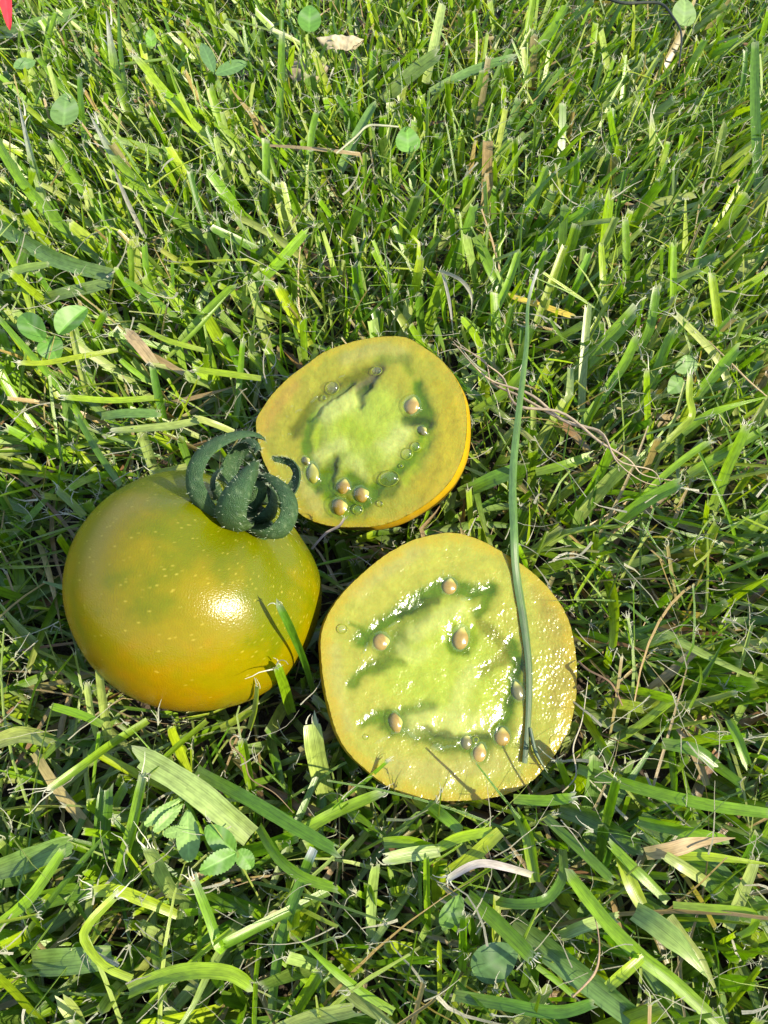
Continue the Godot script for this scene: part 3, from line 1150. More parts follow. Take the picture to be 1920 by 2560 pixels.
func _ready() -> void:
	# ---- camera, sky, sun, exposure
	var cam := Camera3D.new()
	cam.name = "camera"
	cam.position = Vector3(0, 0.172, 0)
	cam.rotation_degrees = Vector3(-55, 0, 0)
	cam.fov = 62.0
	cam.near = 0.004
	cam.far = 200.0
	add_child(cam)
	cam.current = true
	var env := Environment.new()
	env.background_mode = Environment.BG_SKY
	var sky_m := ProceduralSkyMaterial.new()
	sky_m.sky_top_color = Color(0.50, 0.59, 0.76)
	sky_m.sky_horizon_color = Color(0.86, 0.88, 0.90)
	sky_m.sky_curve = 0.16
	sky_m.ground_horizon_color = Color(0.55, 0.58, 0.52)
	sky_m.ground_bottom_color = Color(0.22, 0.26, 0.16)
	sky_m.energy_multiplier = 1.15
	var sky := Sky.new()
	sky.sky_material = sky_m
	env.sky = sky
	env.tonemap_mode = Environment.TONE_MAPPER_LINEAR
	env.tonemap_exposure = 2.4
	env.sdfgi_enabled = true
	env.ssao_enabled = true
	env.ssil_enabled = true
	var we := WorldEnvironment.new()
	we.name = "environment"
	we.environment = env
	add_child(we)
	var sun := DirectionalLight3D.new()
	sun.name = "sun"
	sun.basis = Basis.looking_at(-Vector3(0.71, 0.555, 0.43).normalized())
	sun.light_color = Color(1.0, 0.95, 0.85)
	sun.light_energy = 1.6
	sun.light_angular_distance = 0.5
	sun.shadow_enabled = true
	add_child(sun)

	rng.seed = 1
	make_materials()
	var lw := [Vector3(11.79, 24.97, -67.23), Vector3(0.17, 0.919, 0.356), Vector3(0.985, -0.159, -0.062)]
	var uw := [Vector3(-4.8, 29.65, -120.99), Vector3(-0.29, 0.869, 0.401), Vector3(0.957, 0.264, 0.122)]
	low_o = lw[0]
	low_n = lw[1]
	up_o = uw[0]
	up_n = uw[1]
	build_ground()

	# ---- the tomatoes
	build_whole_tomato()
	build_half("tomato_half", "tomato half nearest the viewer, wet cut face up under a long blade", lw[0], lw[1], lw[2], {
		"seed": 3, "spread": 1.1, "rings": 150, "cols": 430, "gloss": 0.17, "bump": 0.004,
		"flesh": srgb(190, 192, 74), "mid": srgb(182, 200, 66), "rim": srgb(212, 182, 44), "tone": 0.40, "skin": srgb(158, 118, 8), "skin_top": srgb(164, 134, 20),
		"wet": [[20.69, -9.47, 4.86, 0.120], [21.33, -1.20, 4.86, 0.130], [20.31, 5.29, 3.89, 0.110], [2.28, -20.81, 3.24, 0.100], [11.36, -11.95, 3.24, 0.090], [9.80, -6.62, 2.92, 0.090], [7.20, 0.56, 2.92, 0.080], [10.14, 3.74, 2.59, 0.090], [-8.74, 1.34, 2.59, 0.060], [-8.67, -14.46, 2.27, 0.040], [-16.53, -2.36, 1.62, 0.060], [-6.88, 13.11, 2.92, 0.050], [0.80, 18.31, 1.94, 0.040], [-6.26, 16.74, 1.30, 0.050]],
		"drops": [[-12.31, 12.78, 1.94, 0.45, -25], [-8.79, 11.27, 1.94, 0.52, -10], [-6.55, 12.19, 1.46, 0.52, 35], [-2.04, 14.19, 1.36, 0.84, 10], [0.24, 14.05, 1.46, 0.39, -8], [-15.41, -3.64, 1.30, 0.39, -70], [-15.88, -1.42, 0.97, 0.32, -60], [-10.02, -8.22, 1.62, 0.29, -32], [-5.34, -11.74, 1.46, 0.32, -38], [3.99, -13.12, 1.30, 0.52, -10], [9.22, 10.99, 1.30, 0.32, -60], [13.27, 19.04, 0.52, 1.10, 0], [-19.97, -7.07, 0.52, 0.45, 0], [-0.52, -18.02, 0.39, 0.84, 10], [16.72, 8.80, 0.23, 1.94, 0]],
		"outline": [1.69, -26.03, 6.54, -25.00, 11.73, -22.42, 16.90, -19.14, 21.31, -14.82, 24.25, -9.88, 25.35, -4.22, 25.45, 1.37, 24.72, 6.87, 22.78, 12.12, 19.41, 16.63, 15.72, 20.13, 11.82, 22.12, 7.19, 23.14, 1.99, 23.48, -2.82, 23.24, -7.58, 22.28, -12.15, 20.27, -15.77, 17.42, -18.61, 14.71, -20.69, 11.25, -22.00, 7.16, -23.02, 2.71, -23.57, -1.64, -23.70, -5.42, -22.73, -9.10, -20.27, -13.12, -16.47, -17.12, -11.59, -21.27, -6.51, -24.19, -2.12, -25.55],
		"strokes": [
			["green", 1.78, 0.50, 0.90, [-16.23, -5.22, -12.65, -7.85, -8.68, -10.68, -3.97, -13.92, -0.91, -15.33, 1.83, -15.73, 4.88, -14.47, 8.70, -15.24]],
			["deep", 0.97, 0.50, 0.70, [-8.69, -10.19, -4.67, -12.25, -1.96, -12.97]],
			["green", 1.23, 0.40, 0.80, [8.70, -15.24, 7.56, -11.87, 6.15, -10.51]],
			["green", 1.62, 0.60, 0.90, [12.48, -4.69, 13.89, -1.12, 12.85, 3.72, 11.19, 7.54, 9.89, 10.99]],
			["deep", 0.91, 0.30, 0.60, [13.75, -1.77, 13.79, 1.47, 11.74, 6.28]],
			["greygreen", 1.94, 0.40, 0.80, [10.55, 11.31, 5.49, 13.77, 0.57, 13.75, -4.28, 11.89, -8.79, 10.51, -11.35, 9.74]],
			["deep", 0.71, 0.40, 0.80, [6.86, 12.23, 2.24, 12.22, -2.33, 11.59, -4.27, 10.97]],
			["green", 1.17, 0.30, 0.80, [-18.10, 2.83, -16.19, 0.78, -13.29, -0.19, -8.73, -1.03]],
			["green", 1.17, 0.30, 0.75, [-15.50, 9.59, -11.67, 8.51, -7.48, 7.58, -2.91, 6.48]],
			["greygreen", 1.94, 0.30, 0.70, [-9.37, -5.65, -6.71, -7.96, -4.35, -10.29]],
			["greygreen", 1.62, 0.30, 0.65, [-12.97, -0.51, -10.69, -3.07, -8.71, -5.02]],
			["olive", 1.46, 0.20, 0.60, [6.44, -8.53, 9.11, -6.28, 11.43, -4.02]],
			["olive", 1.13, 0.20, 0.60, [6.86, 0.57, 9.28, -1.07, 11.71, -2.39]],
			["core", 3.56, -0.25, 0.75, [-2.17, 1.29, 2.42, 3.79, 5.69, 6.30]],
			["core", 2.92, -0.25, 0.60, [-4.07, -5.73, 1.04, -10.40]],
			["corelight", 1.78, -0.20, 0.60, [-6.06, -6.35, -2.02, -9.02, 2.76, -11.43]],
			["corelight", 2.11, -0.20, 0.65, [-6.85, 9.74, -2.29, 8.81, 1.63, 10.05, 5.61, 9.43]],
			["corelight", 1.94, -0.20, 0.55, [4.50, 0.59, 2.41, 4.42, 1.67, 8.19]],
			["corelight", 1.46, -0.15, 0.50, [-8.72, -3.73, -6.10, -1.85, -4.11, -2.84]],
			["core", 2.59, -0.20, 0.60, [-10.70, 2.62, -6.78, 0.70, -2.16, 0.65]],
			["lime", 1.10, 0.30, 0.80, [1.00, -8.43, 0.60, -5.16, 2.24, -3.24, 4.63, -4.57, 5.04, -7.19]],
			["green", 0.97, 0.30, 0.70, [0.60, -5.16, 1.91, -3.24, 3.93, -3.43]],
			["pale", 1.94, -0.05, 0.50, [-17.27, -14.24, -11.33, -18.70, -5.58, -22.25]],
			["pale", 1.94, -0.05, 0.45, [-21.68, -2.92, -20.94, 3.93, -19.29, 10.04]],
			["pale", 2.27, 0.00, 0.50, [-10.09, 17.32, -3.72, 18.57, 2.11, 18.02, 8.37, 16.86]],
			["brown", 3.56, 0.00, 0.50, [21.46, -10.83, 23.16, -2.87, 22.38, 5.28]],
			["brown", 1.94, 0.00, 0.40, [18.15, -15.49, 20.15, -12.83]],
			["green", 0.71, 0.20, 0.60, [-18.52, -8.06, -16.24, -7.46, -16.23, -5.54]],
		],
		"seeds": [
			["tan", 0.80, -15.54, 1.46, 1.55, 10],
			["pink", -12.49, -4.80, 1.62, 1.55, 80],
			["tan", 2.80, -5.68, 1.55, 2.14, 8],
			["tan", -9.75, 9.80, 1.88, 1.17, 75],
			["tan", 10.35, 12.40, 1.49, 1.68, 0],
			["pale", 5.91, 15.25, 1.30, 1.68, 15],
			["dark", 3.46, 13.30, 1.04, 1.36, 0],
			["dark", 13.69, 4.04, 1.10, 1.81, -15],
		],
		"bubbles": [[5.19, 12.84, 0.52, 0.52], [-15.33, 12.23, 0.52, 0.45], [-19.81, -7.07, 0.97, 0.84]],
	})
	build_half("tomato_half", "tomato half lying farther back, with bubbles on its cut face and tilted left", uw[0], uw[1], uw[2], {
		"seed": 8, "spread": 1.2, "rings": 130, "cols": 380, "gloss": 0.26, "bump": 0.004,
		"flesh": srgb(180, 178, 54), "mid": srgb(172, 192, 72), "rim": srgb(208, 180, 48), "tone": 0.54, "skin": srgb(158, 118, 8), "skin_top": srgb(164, 134, 20),
		"wet": [[-17.53, -0.92, 1.68, 0.090], [-16.89, -6.25, 2.02, 0.050], [-11.37, -10.43, 2.69, 0.050], [2.42, -13.72, 2.36, 0.050], [17.28, -2.87, 1.68, 0.050], [-4.79, -13.02, 2.02, 0.050]],
		"drops": [[-15.02, -6.16, 0.94, 0.40, -20], [-11.34, -8.45, 1.21, 0.40, -45], [-12.49, -10.90, 1.35, 0.24, -45], [-16.73, -7.32, 0.47, 0.40, 0], [-17.81, -5.07, 0.30, 0.30, 0], [-18.84, -0.66, 0.34, 0.30, 0], [-17.15, -0.89, 0.47, 0.34, 0], [-3.10, 16.49, 0.40, 0.37, 0], [2.14, 15.70, 0.27, 0.54, 0], [-4.79, -13.20, 0.81, 0.27, -20]],
		"outline": [5.97, -21.38, 10.21, -20.49, 14.36, -17.67, 18.10, -14.28, 20.91, -10.07, 22.68, -5.79, 23.19, -1.00, 22.91, 3.67, 21.96, 7.60, 19.82, 11.76, 16.57, 15.12, 12.38, 17.86, 7.30, 20.08, 2.16, 21.06, -3.06, 20.88, -8.03, 20.17, -12.73, 18.37, -16.07, 15.54, -19.87, 10.97, -23.43, 4.36, -25.02, -0.79, -25.37, -4.81, -24.05, -7.25, -21.46, -10.67, -17.36, -14.30, -13.27, -16.81, -9.20, -19.29, -3.40, -20.83, 1.32, -21.38],
		"strokes": [
			["olive", 1.85, 0.60, 0.90, [-15.67, -1.48, -14.24, -4.22, -10.59, -7.84, -6.22, -10.65, -1.16, -12.66, 3.13, -14.00]],
			["deep", 0.67, 0.70, 0.90, [-12.74, -3.74, -9.10, -6.63, -5.48, -9.15, -2.60, -11.37]],
			["mauve", 1.28, 0.80, 0.85, [-0.79, -10.12, 2.07, -11.62, 3.49, -13.96]],
			["deep", 0.88, 0.80, 0.90, [-0.77, -6.05, -0.60, -8.69, 1.71, -10.59]],
			["mauve", 0.88, 0.40, 0.70, [-7.68, -10.44, -6.23, -11.37]],
			["green", 1.41, 0.40, 0.90, [-10.91, -4.65, -12.69, -0.53, -12.99, 3.34]],
			["lime", 1.01, 0.30, 0.70, [-9.41, -2.39, -10.29, 0.37, -10.44, 2.12]],
			["greygreen", 1.75, 0.50, 0.90, [-6.42, 4.88, -7.11, 7.61, -8.87, 10.26, -10.30, 11.56]],
			["deep", 0.88, 0.50, 0.80, [-6.23, 5.59, -7.09, 8.65, -6.70, 11.78]],
			["green", 1.85, 0.50, 0.90, [-11.48, 6.26, -11.04, 10.82]],
			["green", 2.09, 0.50, 0.95, [-7.80, 9.98, -7.03, 14.16, -4.86, 17.69, -0.99, 16.20, 2.49, 14.03, -2.44, 10.67]],
			["lime", 1.01, 0.20, 0.70, [-8.09, 15.13, -6.64, 17.25, -3.08, 18.45]],
			["green", 1.62, 0.50, 0.90, [3.18, 12.72, 7.32, 9.94, 10.76, 6.80, 13.84, 2.97, 15.06, -1.02, 13.57, -5.27, 12.57, -9.17]],
			["lime", 1.15, 0.20, 0.60, [10.05, 11.47, 13.14, 6.29, 15.56, 0.39]],
			["deep", 1.41, 0.70, 0.90, [10.12, -1.78, 12.52, -1.92, 14.55, -0.38]],
			["greygreen", 1.35, 0.30, 0.70, [4.56, 11.12, 7.32, 11.97, 5.94, 13.90]],
			["pale", 1.68, -0.05, 0.50, [-14.36, 8.86, -12.46, 12.81, -10.23, 16.72]],
			["core", 5.05, -0.30, 0.80, [-3.96, -1.23, 2.10, 1.36]],
			["corelight", 2.36, -0.20, 0.70, [-8.35, -5.14, -5.45, -6.30, -3.29, -7.52]],
			["corelight", 2.02, -0.20, 0.75, [5.26, 4.01, 7.34, 2.80, 9.07, 1.22]],
			["corelight", 1.68, -0.20, 0.65, [-10.40, 4.94, -7.52, 3.40, -4.64, 2.57]],
			["lime", 1.68, -0.10, 0.50, [-3.96, -1.93, -1.09, -0.29, 1.40, 1.99]],
			["core", 2.36, -0.20, 0.70, [3.85, -6.86, 5.96, -3.53]],
			["corelight", 1.35, -0.10, 0.40, [-2.47, 5.85, 0.38, 9.49]],
			["lime", 1.35, -0.10, 0.35, [3.86, 4.94, 2.12, 8.92]],
			["pale", 2.02, -0.05, 0.45, [-3.37, -17.56, 2.41, -18.73, 8.79, -17.30]],
			["green", 1.18, 0.15, 0.45, [3.84, -16.42, 9.48, -15.81, 10.86, -12.84]],
			["yellow", 3.03, -0.05, 0.60, [20.30, -2.61, 18.82, 7.38, 14.09, 13.39]],
			["yellow", 1.68, -0.05, 0.40, [17.01, -9.08, 19.67, -5.39]],
			["peach", 2.36, 0.00, 0.50, [-23.65, -3.58, -21.09, -7.72, -17.01, -12.07]],
		],
		"seeds": [
			["pale", 11.23, -4.96, 1.62, 1.95, 12],
			["green", -11.44, 8.53, 1.35, 2.22, -8],
			["tan", -4.27, 11.93, 1.48, 1.68, 10],
			["tan", -0.13, 13.95, 1.75, 1.55, 70],
			["tan", -5.12, 16.38, 1.89, 1.62, 80],
			["dark", 13.52, 0.73, 1.15, 0.88, 60],
			["dark", -13.14, 5.51, 1.15, 0.81, 60],
		],
		"bubbles": [[12.13, 4.19, 1.11, 1.08], [10.18, 5.61, 1.25, 1.21], [6.12, 10.74, 2.22, 1.68], [-6.96, -10.73, 1.55, 1.48], [-8.95, -8.55, 0.67, 0.67], [-0.78, 17.22, 1.11, 1.08], [8.87, 8.22, 0.44, 0.40], [4.22, 16.15, 0.67, 0.64], [3.31, -13.62, 1.21, 0.94]],
	})

	# ---- the long fallen blade
	long_blade()

	# ---- blades one can tell apart, then the rest of the lawn
	hero("broad pale green blade lying flat below the gap between whole tomato and lower half", "pale", "c", 4.24, 0, [Vector3(-22.7, 22, -37.9), Vector3(-29.7, 26, -42.8), Vector3(-35.3, 28, -46.1), Vector3(-41.9, 29, -49.5)])
	hero("glossy dark green blade slanting down right, directly below the broad pale flat blade", "deep", "c", 2.21, 0, [Vector3(-33, 23, -48.7), Vector3(-23.9, 26, -43.4), Vector3(-15.6, 28, -38.4), Vector3(-7.2, 29, -33.6)])
	hero("stout curved green blade with blunt rounded end, lying under the dark glossy slanting one", "bright", "c", 1.78, 0, [Vector3(-21.3, 22, -39.5), Vector3(-17.4, 25, -33.9), Vector3(-12.9, 27, -30.4), Vector3(-7.4, 28, -28.5)])
	hero("upright dark glossy blade whose cut top shines white, at the bottom centre", "deep", "s", 1.94, 0, [Vector3(-17.8, 14, -12.4), Vector3(-17.4, 17, -17.3), Vector3(-15.8, 21, -24.2), Vector3(-13.3, 24, -30.5), Vector3(-11.3, 27, -34.7)])
	hero("sharply folded green blade making a V at the bottom left of centre", "bright", "f", 1.64, 0, [Vector3(-9.2, 20, -29.6), Vector3(-18.8, 23, -24.3), Vector3(-24.3, 25, -21.1), Vector3(-25.3, 26, -20.6), Vector3(-27, 28, -24.3), Vector3(-29.8, 30, -29.6)])
	hero("yellow-green sideways blade with whitish frayed left end near the lobed weed leaf", "lime", "f", 1.98, 0, [Vector3(-33.2, 22, -25.7), Vector3(-37.6, 25, -27.1), Vector3(-42.1, 27, -28.3), Vector3(-46.2, 28, -27.9)])
	hero("hooked yellow-green blade with one pale half, in the lower left corner area", "lime", "f", 1.42, 0, [Vector3(-38.6, 24, -16.4), Vector3(-42.6, 26, -17.9), Vector3(-45.7, 28, -21.1), Vector3(-45.1, 29, -23.2), Vector3(-43.3, 29, -25.5), Vector3(-41.6, 29, -27.3)])
	hero("bright arched blade curving down to the right at the bottom edge left of centre", "lime", "c", 2.31, 0, [Vector3(-39.2, 22, -14.7), Vector3(-33.8, 25, -16.4), Vector3(-28.3, 27, -17.1), Vector3(-23, 27, -16.8), Vector3(-19.8, 26, -15.1)])
	hero("short broad blade ending in a fuzzy white torn tip below the serrated leaflets", "pale", "f", 3.96, 0, [Vector3(-33.7, 16, -28.7), Vector3(-35.6, 20, -30.3), Vector3(-36.9, 24, -32.9), Vector3(-38, 27, -34.9)])
	hero("light green upright blade with torn white top left of the lobed weed leaf", "bright", "f", 2.41, 0, [Vector3(-45.8, 16, -30.7), Vector3(-43.9, 20, -34.7), Vector3(-41.7, 25, -39.1), Vector3(-40, 30, -45.2)])
	hero("", "deep", "c", 2.95, 0, [Vector3(-51, 8, -30), Vector3(-50.4, 13, -36.3), Vector3(-49.5, 18, -42.9), Vector3(-49.2, 20, -46.4)])
	hero("green blade rising from the left edge to a small knot in the lower left", "bright", "c", 1.79, 0, [Vector3(-62.6, 22, -23.7), Vector3(-57, 24, -27.7), Vector3(-52.4, 26, -34.6)])
	hero("wide greyish green blade reaching in from the left edge in the lower left", "grey", "c", 3.85, 0, [Vector3(-66.1, 20, -32.6), Vector3(-58.1, 23, -34.4), Vector3(-51.4, 25, -36.3)])
	hero("thin dark green blade with pointed tip slanting across the lower left", "deep", "p", 1.08, 0, [Vector3(-61, 14, -22.5), Vector3(-54.1, 20, -29.6), Vector3(-48.4, 24, -35.2), Vector3(-45.6, 26, -37.8)])
	hero("long bright blade running down left from under the whole tomato", "bright", "f", 1.59, 0, [Vector3(-43.3, 22, -58.2), Vector3(-47.8, 24, -53.6), Vector3(-52, 27, -48), Vector3(-56.2, 28, -43.9)])
	hero("", "bright", "f", 1.21, 0, [Vector3(-32, 24, -57.4), Vector3(-36.2, 27, -51.4), Vector3(-39.8, 29, -46.1)])
	hero("upright ribbed pale blade with ragged top just left of the lower half", "pale", "f", 3.68, 0, [Vector3(-10.6, 8, -47.3), Vector3(-12, 14, -51.9), Vector3(-12.8, 19, -55.4), Vector3(-13.3, 21, -58.5)])
	hero("", "grey", "c", 3.64, 0, [Vector3(-34.9, 9, -22.1), Vector3(-33.6, 13, -26.9), Vector3(-32.5, 17, -30.9)])
	hero("", "pale", "f", 1.79, 0, [Vector3(-2.3, 14, -23.5), Vector3(-2.1, 18, -29.2), Vector3(-1.4, 24, -33)])
	hero("curved green blade whose white frayed end lies over the bottom edge of the lower half", "bright", "f", 2.03, 0, [Vector3(-18.3, 19, -37), Vector3(-12.4, 20, -40.2), Vector3(-7.3, 20, -42.9), Vector3(-0.2, 20.5, -45.7)])
	hero("", "pale", "c", 2.28, 0, [Vector3(-16.4, 18, -9.9), Vector3(-11, 20, -11.3), Vector3(-4.2, 22, -12.4)])
	hero("", "pale", "c", 2.50, 0, [Vector3(-46.9, 18, -10.3), Vector3(-47.8, 20, -12), Vector3(-49.3, 22, -13.8)])
	hero("", "bright", "p", 1.42, 0, [Vector3(1.5, 20, -12.3), Vector3(-3.5, 22, -14.9), Vector3(-9.2, 25, -18.6), Vector3(-14.7, 26, -22.7)])
	hero("", "pale", "c", 2.94, 0, [Vector3(-71.1, 20, -54.8), Vector3(-65.6, 22, -55.8), Vector3(-59, 24, -53.8)])
	hero("", "deep", "c", 3.18, 0, [Vector3(-42.8, 10, -33), Vector3(-34.8, 12, -31.9), Vector3(-26.2, 14, -29.2), Vector3(-18, 14, -26.7)])
	hero("", "deep", "c", 3.18, 0, [Vector3(-66.2, 12, -27.8), Vector3(-59.5, 14, -29.2), Vector3(-53.9, 15, -30.5), Vector3(-49.3, 15, -31.3)])
	hero("", "grey", "c", 4.10, 0, [Vector3(-57.3, 16, -19.4), Vector3(-50.7, 18, -19.5), Vector3(-43.4, 18, -20.2)])
	hero("", "bright", "c", 1.56, 0, [Vector3(-60.3, 16, -32.2), Vector3(-56.9, 20, -33.2), Vector3(-53.3, 24, -34.9)])
	hero("long beige dry blade slanting down right in the shade of the lower left", "straw", "c", 2.10, 0, [Vector3(-65.2, 16, -54.5), Vector3(-60.9, 15, -49.2), Vector3(-55.8, 14, -44), Vector3(-51, 13, -39.4)])
	hero("longest light green blade slanting down right across the lower right corner", "bright", "c", 2.22, 0, [Vector3(51.7, 20, -10.1), Vector3(44.6, 23, -16), Vector3(39.3, 25, -19.6), Vector3(34.5, 26, -24.3), Vector3(29.3, 27, -31.3)])
	hero("widest dark bluish ribbed blade running to the bottom edge right of centre", "grey", "c", 4.08, 0, [Vector3(21.4, 18, -25.3), Vector3(27.9, 19, -20.1), Vector3(34.6, 19, -15.2), Vector3(41.6, 18, -10.3)])
	hero("bright straight blade with torn white lower end right of the broad dull leaf", "bright", "f", 2.39, 0, [Vector3(13.6, 24, -28.3), Vector3(18.1, 26, -23.7), Vector3(22.7, 28, -18.4)])
	hero("", "bright", "c", 0.97, 0, [Vector3(23, 28, -17.6), Vector3(25.7, 27, -15.9), Vector3(28.3, 26, -14)])
	hero("glossy dark blade bent round in a wide hook below the lower half", "deep", "c", 1.59, 0, [Vector3(30.1, 22, -35.7), Vector3(28.7, 26, -30.5), Vector3(25.4, 28, -26.8), Vector3(20.4, 27, -26.3), Vector3(14.7, 23, -28.5)])
	hero("sunlit yellow-green blade bending down from the bottom right rim of the lower half", "lime", "c", 2.17, 0, [Vector3(25.7, 18, -31.4), Vector3(25.3, 19, -34.9), Vector3(24.9, 19, -39.1), Vector3(23.8, 17, -43.4)])
	hero("long straight green blade running right from beside the lower half to the edge", "bright", "c", 2.07, 0, [Vector3(35.2, 19, -50.5), Vector3(40.7, 22, -47.3), Vector3(47.8, 24, -44.3), Vector3(56.1, 25, -42), Vector3(66.4, 25, -40.6)])
	hero("", "deep", "c", 1.67, 0, [Vector3(27.3, 25, -40.2), Vector3(32.2, 26, -34.7), Vector3(36.6, 26, -30)])
	hero("slim bright blade running level to the right edge above the curled one", "lime", "p", 1.36, 0, [Vector3(46, 25, -33.8), Vector3(52.8, 26, -33.6), Vector3(63.8, 26, -32.3)])
	hero("broad shiny blade with a white glare along its fold in the lower right", "pale", "p", 3.40, 0, [Vector3(39.8, 25, -25.5), Vector3(42.3, 27, -23.2), Vector3(45.7, 27, -20.1), Vector3(49.3, 25, -16.3)])
	hero("", "pale", "p", 1.73, 0, [Vector3(44.7, 26, -24.7), Vector3(46.9, 25, -21.5), Vector3(49.7, 23, -18.3), Vector3(52.2, 20, -14.1)])
	hero("bright blade bent back in a tight curl near the right edge", "lime", "c", 1.22, 0, [Vector3(45.7, 26, -26.4), Vector3(50.8, 27, -25.8), Vector3(56.1, 28, -25.2), Vector3(57.5, 28, -24.3), Vector3(57.3, 26, -22.9), Vector3(55.7, 24, -22.2)])
	hero("upright bright blade with a fluffy white top right of the lower half", "bright", "f", 1.71, 0, [Vector3(38, 22, -40), Vector3(38.3, 27, -42.5), Vector3(38.7, 31, -44.7)])
	hero("short level blade tucked against the bottom right rim of the lower half", "bright", "f", 1.90, 0, [Vector3(23.3, 17, -45.6), Vector3(28.9, 18, -45), Vector3(33.5, 19, -45.2)])
	hero("dark green blade lying level along the bottom edge right of centre", "deep", "c", 1.87, 0, [Vector3(11, 22, -14.3), Vector3(19.2, 24, -12.8), Vector3(25.9, 25, -11.9), Vector3(31.3, 26, -13.1)])
	hero("", "lime", "p", 0.80, 0, [Vector3(9, 14, -13.4), Vector3(8.7, 22, -20.3), Vector3(8.5, 24, -21.7)])
	hero("", "bright", "f", 1.48, 0, [Vector3(12.8, 16, -18.1), Vector3(12.8, 21, -21.8), Vector3(12.7, 26, -24.8)])
	hero("", "bright", "c", 1.15, 0, [Vector3(7.6, 14, -23.9), Vector3(7.2, 20, -28.8), Vector3(7, 26, -33.7)])
	hero("", "bright", "c", 1.63, 0, [Vector3(45.6, 24, -27.3), Vector3(40.8, 27, -30.9), Vector3(36.7, 28, -35)])
	hero("", "pale", "c", 1.80, 0, [Vector3(52.9, 23, -30.4), Vector3(48.4, 26, -32.2), Vector3(45.4, 27, -33.8)])
	hero("", "lime", "c", 2.38, 0, [Vector3(41.2, 24, -26.7), Vector3(39.4, 26, -29.8), Vector3(38.3, 27, -34)])
	hero("", "lime", "c", 1.77, 0, [Vector3(34.1, 24, -15.2), Vector3(36.8, 25, -17.2), Vector3(39.8, 25, -19.4)])
	hero("bleached white dry blade arched over a dark gap below the lower half", "white", "f", 1.23, 0, [Vector3(23.7, 27, -30.8), Vector3(19, 30, -31.3), Vector3(14.5, 31, -31.5), Vector3(10.2, 29, -29.7)])
	hero("broad tan dried blade with curled end in the grass right of the lower half", "straw", "p", 2.50, 0, [Vector3(43, 25, -34.4), Vector3(46.7, 27, -34.5), Vector3(51, 27, -35.6), Vector3(57.2, 28, -36.1)])
	hero("", "deep", "c", 3.20, 0, [Vector3(31.6, 16, -44.3), Vector3(36.7, 18, -41.7), Vector3(41.2, 19, -38.3), Vector3(44.1, 19, -36.4)])
	hero("", "grey", "c", 4.78, 0, [Vector3(45.9, 14, -42.4), Vector3(53, 15, -37.4), Vector3(58.9, 15, -31.3), Vector3(65.1, 14, -26.3)])
	hero("", "bright", "c", 1.95, 0, [Vector3(43.7, 22, -40.6), Vector3(48.7, 24, -38.6), Vector3(57.2, 24, -36.7)])
	hero("", "deep", "c", 3.58, 0, [Vector3(50.5, 15, -37.4), Vector3(55.7, 16, -32.6), Vector3(62, 16, -26)])
	hero("", "bright", "c", 1.92, 0, [Vector3(0, 24, -36.3), Vector3(4.2, 25, -36.3), Vector3(9, 24, -35.2)])
	hero("", "lime", "c", 2.22, 0, [Vector3(19.2, 26, -37.7), Vector3(14.5, 24, -34.1), Vector3(10.7, 22, -32)])
	hero("", "pale", "f", 2.28, 0, [Vector3(9.2, 24, -35.2), Vector3(4.6, 25, -34.3), Vector3(0.4, 26, -33.3)])
	hero("", "lime", "f", 1.69, 0, [Vector3(18, 26, -37.7), Vector3(12.7, 25, -37), Vector3(8.8, 24, -35.4)])
	hero("", "bright", "c", 1.88, 0, [Vector3(12.8, 24, -38.2), Vector3(10.2, 24, -40.5), Vector3(7.6, 22, -43.4)])
	hero("", "pale", "f", 2.26, 0, [Vector3(55.6, 20, -24), Vector3(57.7, 22, -27.8), Vector3(60.3, 26, -33.3)])
	hero("", "deep", "c", 2.26, 0, [Vector3(49.5, 24, -53.4), Vector3(55, 24, -52.1), Vector3(59.2, 22, -49.9)])
	hero("", "pale", "c", 2.07, 0, [Vector3(28.8, 18, -23.3), Vector3(33.1, 20, -24.7), Vector3(37.8, 20, -25.7)])
	hero("", "deep", "c", 3.16, 0, [Vector3(33.8, 9, -22.1), Vector3(34, 12, -25.2), Vector3(34.5, 14, -28.5)])
	hero("", "bright", "c", 1.61, 0, [Vector3(60.8, 28, -56.1), Vector3(61.6, 28, -52.7), Vector3(62.9, 26, -48.5)])
	hero("", "grey", "c", 2.64, 0, [Vector3(42.3, 14, -21.4), Vector3(45.2, 14, -16.3), Vector3(49.6, 12, -10.7)])
	hero("stout bright blade with tufted torn top, tallest right of the long fallen blade", "bright", "f", 3.64, 0, [Vector3(45.5, 14, -150.3), Vector3(51.3, 20, -152.8), Vector3(56.3, 26, -155.2), Vector3(60.9, 31, -158.4)])
	hero("bright blade slanting up right below the stout tufted one", "bright", "f", 2.32, 0, [Vector3(48.4, 14, -136.7), Vector3(54.5, 20, -143.4), Vector3(58, 25, -147.2), Vector3(60.3, 30, -150.9)])
	hero("", "bright", "f", 2.21, 0, [Vector3(63.7, 20, -155.4), Vector3(65.8, 25, -158.1), Vector3(67, 32, -165.3)])
	hero("", "lime", "c", 1.83, 0, [Vector3(57.4, 20, -172.5), Vector3(56.6, 26, -177), Vector3(56.1, 31, -183.4)])
	hero("", "bright", "c", 1.84, 0, [Vector3(76.4, 18, -173.4), Vector3(75.3, 25, -177.5), Vector3(74.3, 32, -182.1)])
	hero("straight upright blade with a pale chewed tip right of the brown stalk", "bright", "f", 1.78, 0, [Vector3(65.9, 8, -131.1), Vector3(63.1, 18, -136.2), Vector3(60.4, 30, -139.5)])
	hero("arching blade with a whitish torn upper end in the right grass", "pale", "f", 1.98, 0, [Vector3(86.7, 14, -139.7), Vector3(83.9, 20, -145.9), Vector3(79.3, 25, -150.9), Vector3(69.9, 31, -157.4)])
